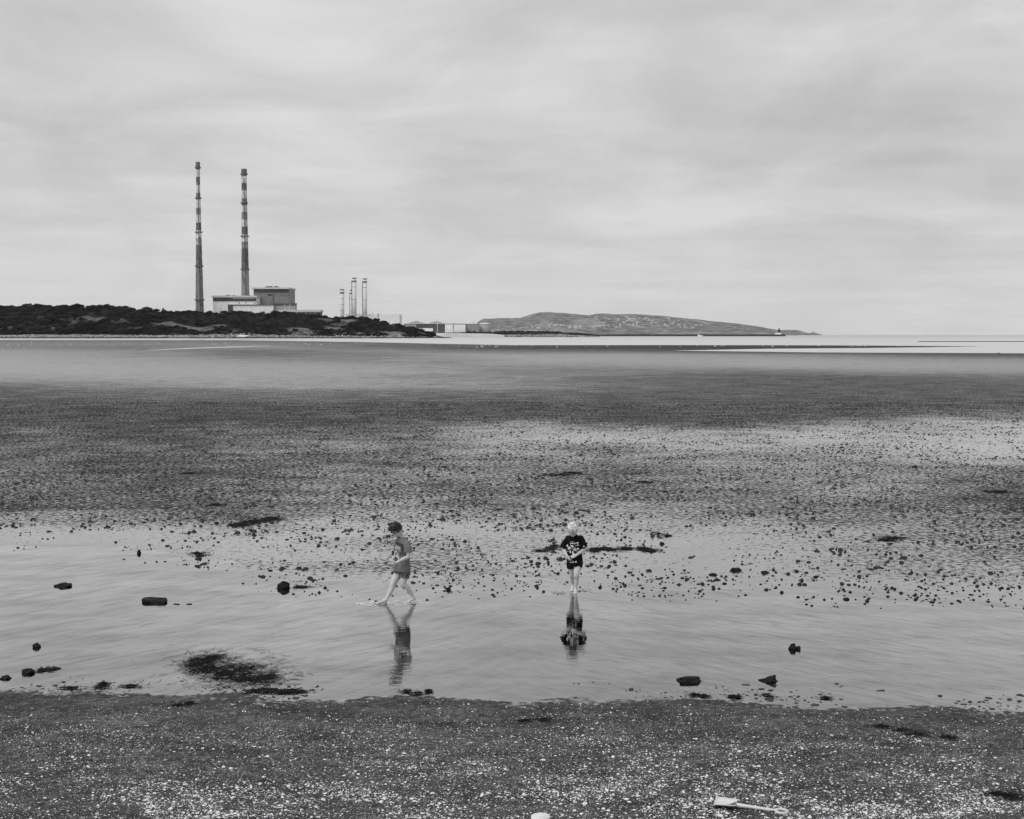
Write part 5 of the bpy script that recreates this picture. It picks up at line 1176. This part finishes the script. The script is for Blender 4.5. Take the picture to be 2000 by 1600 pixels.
mb = MB(); mb.box(-9 * m, 2.5 * m, -1, 3, zb - .8 * m, zb + 1.4 * m); mb.box(-6 * m, 2.5 * m, 0, 4, zb + 1.4 * m, zb + 2.2 * m); mb.build('base', M['white_wall'], r)
# small white launch
r = thing_at('boat', 1367, 3000, 'small white motor boat lying off the dark sea wall', 'boat', 0); m = 3000 / F
mb = MB(); mb.loft([((-5 * m, 0, .9 * m), (0, 1.1 * m, 0), (0, 0, .9 * m)), ((-4.5 * m, 0, .55 * m), (0, 1.6 * m, 0), (0, 0, 1.2 * m)), ((3 * m, 0, .55 * m), (0, 1.6 * m, 0), (0, 0, 1.2 * m)), ((5 * m, 0, 1.1 * m), (0, .5 * m, 0), (0, 0, .7 * m)), ((6 * m, 0, 1.5 * m), (0, .1 * m, 0), (0, 0, .3 * m))], 14); mb.build('hull', M['white_wall'], r, True)
mb = MB(); mb.box(-4 * m, -.5 * m, -1 * m, 1 * m, 1.5 * m, 3.2 * m); mb.build('cabin', M['white_wall'], r)
mb = MB(); mb.box(-3.2 * m, -2.9 * m, -.1 * m, .1 * m, 3.2 * m, 6.2 * m); mb.build('mast', M['roof_pale'], r)

# ------------------------------------------------------------------ the hill across the bay
HILL = [(925, 654), (932, 630), (940, 625), (946, 622.6), (985, 621.6), (1005, 621.0), (1015, 621.5), (1030, 616.5), (1042, 612.5), (1055, 609.6), (1075, 610.0), (1100, 611.5), (1125, 613.5), (1150, 616), (1165, 613.0), (1178, 612.2), (1200, 613.5), (1240, 613.6), (1290, 617), (1320, 620.0), (1360, 624), (1400, 628.5), (1440, 632), (1470, 636.5), (1500, 641.5), (1530, 646.5), (1545, 649), (1556, 654)]
def hill(prof, Y0, D, name, pz_=1.0, seed=0, n=420, nt=60):
    px = np.linspace(prof[0][0], prof[-1][0], n); t = np.linspace(0, 1.5, nt); A, T = np.meshgrid(px, t, indexing='ij'); Yc = Y0 + D
    zc = CAMH + (654 - li(A, prof)) * Yc / F; Y = Y0 + D * T; X = (A - 1000) * Y / F
    pr = np.interp(T, [0, .03, .25, .6, .85, 1, 1.25, 1.5], [-.02, .08, .34, .70, .92, 1, .8, .3])
    Z = zc * pr + (fbm(X * .0016 + seed, Y * .0012, 5) - .5) * zc * .22 * np.clip(1 - np.abs(T - .5) * 1.9, 0, 1) + (fbm(X * .02 + seed, Y * .02, 3) - .5) * 5 * (T > .05)
    i_ = np.arange(A.size).reshape(A.shape); f_ = np.stack([i_[:-1, :-1], i_[1:, :-1], i_[1:, 1:], i_[:-1, 1:]], -1).reshape(-1, 4)
    o = link(name, bigmesh(name, np.stack([X, Y, Z], -1).reshape(-1, 3), f_, M['hill'], True)); tag(o, kind='structure')
    return lambda p, q: (float((p - 1000) * (Y0 + D * q) / F), Y0 + D * q, float(np.interp(q, t, Z[int(np.clip((p - prof[0][0]) / (prof[-1][0] - prof[0][0]) * (n - 1), 0, n - 1))])))
def hill_mat():
    m, t = mat('heath_and_fields'); L = t.links.new; tc = N(t, 'ShaderNodeTexCoord'); O = tc.outputs['Object']
    n = N(t, 'ShaderNodeTexNoise', i_Scale=.014, i_Detail=9.0, i_Roughness=.75); L(O, n.inputs['Vector'])
    mp = N(t, 'ShaderNodeMapping'); mp.inputs['Scale'].default_value = (1, .5, 1); L(O, mp.inputs[0])
    vo = N(t, 'ShaderNodeTexVoronoi', i_Scale=.004); L(mp.outputs[0], vo.inputs['Vector'])
    sp_ = N(t, 'ShaderNodeSeparateColor'); L(vo.outputs['Color'], sp_.inputs[0]); fld = mth(t, 'MULTIPLY', mth(t, 'GREATER_THAN', sp_.outputs[0], .80), .05)
    v = mth(t, 'ADD', ramp(t, n.outputs[0], [(.38, .05), (.5, .11), (.62, .25)]), fld)
    b = N(t, 'ShaderNodeBsdfDiffuse'); L(v, b.inputs[0]); out(t, b.outputs[0]); return m
M['hill'] = hill_mat()
hz = hill(HILL, 7600, 1500, 'hill', seed=2)
hz2 = hill([(1480, 654), (1500, 646), (1530, 644.5), (1550, 644.6), (1565, 646.5), (1572, 649.5), (1580, 651), (1584, 649.2), (1590, 649.6), (1598, 652.4), (1606, 654.5)], 10500, 500, 'distant_point', seed=5, n=140, nt=30)
# little lighthouse on the far point and white houses over the hillside
r = empty('lighthouse', hz2(1587, 1.0)); tag(r, 'tiny lighthouse on the farthest point of land at the right', 'lighthouse')
mb = MB(); mb.lathe([(4, -4), (3, 13)], 12); mb.build('tower', M['house'], r); mb = MB(); mb.lathe([(3.6, 13), (2.2, 14), (2.2, 16), (.2, 18.5)], 12); mb.build('lantern', M['steel'], r)
mb = MB(); mb.box(-7, 7, -5, 5, -2, 6); mb.add([(-7.5, -5.5, 6.02), (7.5, -5.5, 6.02), (7.5, 5.5, 6.02), (-7.5, 5.5, 6.02), (-7.5, 0, 9.5), (7.5, 0, 9.5)], [(0, 1, 5, 4), (2, 3, 4, 5), (0, 4, 3), (1, 2, 5), (0, 3, 2, 1)]); HM = mb.mesh('house', M['house'])
spots = [(1120 + random.gauss(0, 40), random.uniform(.18, .30)) for _ in range(26)] + [(1230 + random.gauss(0, 42), random.uniform(.25, .66)) for _ in range(52)] + [(1300 + random.gauss(0, 60), random.uniform(.30, .75)) for _ in range(44)] + [(random.uniform(1060, 1190), random.uniform(.24, .29)) for _ in range(22)] + [(random.uniform(955, 1080), random.uniform(.16, .34)) for _ in range(12)]
for k, (p, q) in enumerate(spots):
    p = min(max(p, 955), 1480); x, y, z = hz(p, q); o = link('house', HM); o.location = (x, y, z); o.rotation_euler.z = random.uniform(-.6, .6); s = random.uniform(.3, .85); o.scale = (s * random.uniform(.8, 1.6), s, s)
    tag(o, 'tiny white house dotted on the hillside across the bay', 'house', 'white houses on the hillside')
# gulls resting on the sand bars
mb = MB(); mb.loft([((-.19, 0, .17), (0, .03, 0), (0, 0, .02)), ((-.10, 0, .17), (0, .07, 0), (0, 0, .06)), ((.02, 0, .17), (0, .085, 0), (0, 0, .08)), ((.12, 0, .20), (0, .05, 0), (0, 0, .055)), ((.17, 0, .25), (0, .035, 0), (0, 0, .035))], 12)
mb.ell((.19, 0, .29), (.048, 0, 0), (0, .04, 0), (0, 0, .042), 10, 8); mb.tube([(.22, 0, .285), (.275, 0, .275)], [.014, .006], 6); mb.tube([(.02, .03, .11), (.03, .03, 0)], [.008, .007], 5); mb.tube([(.02, -.03, .11), (.03, -.03, 0)], [.008, .007], 5); mb.tube([(-.10, 0, .19), (-.30, 0, .17)], [.045, .012], 8, .4)
GM = mb.mesh('gull', M['gull'], True)
gp = [(random.uniform(0, 880), random.uniform(670, 676.5)) for _ in range(34)] + [(random.uniform(880, 1300), random.uniform(676, 680)) for _ in range(16)] + [(random.uniform(1300, 1880), random.uniform(676, 678.4)) for _ in range(26)]
for k, (p, q) in enumerate(gp):
    Y = float(Yof(q)); X = P(p, q, Y).x; z = float(height(np.array([X]), np.array([Y]))[0])
    if z < 0: continue
    o = link('gull', GM); o.location = (X, Y, z); s = random.uniform(1.0, 1.5); o.scale = (s, s, s); o.rotation_euler.z = random.uniform(0, 6.28)
    tag(o, 'distant white gull resting on the sand bar', 'gull', 'gulls on the distant sand bars')

# ------------------------------------------------------------------ sea air between us and the hill
m_, t_ = mat('haze'); pv = N(t_, 'ShaderNodeVolumePrincipled'); pv.inputs['Density'].default_value = 1.5e-5; pv.inputs['Color'].default_value = (.95, .95, .95, 1)
o_ = t_.nodes.new('ShaderNodeOutputMaterial'); t_.links.new(pv.outputs[0], o_.inputs['Volume'])
mb = MB(); mb.box(-9000, 9000, -120, 14000, -4, 262); tag(mb.build('haze', m_), None, None, None, 'stuff')
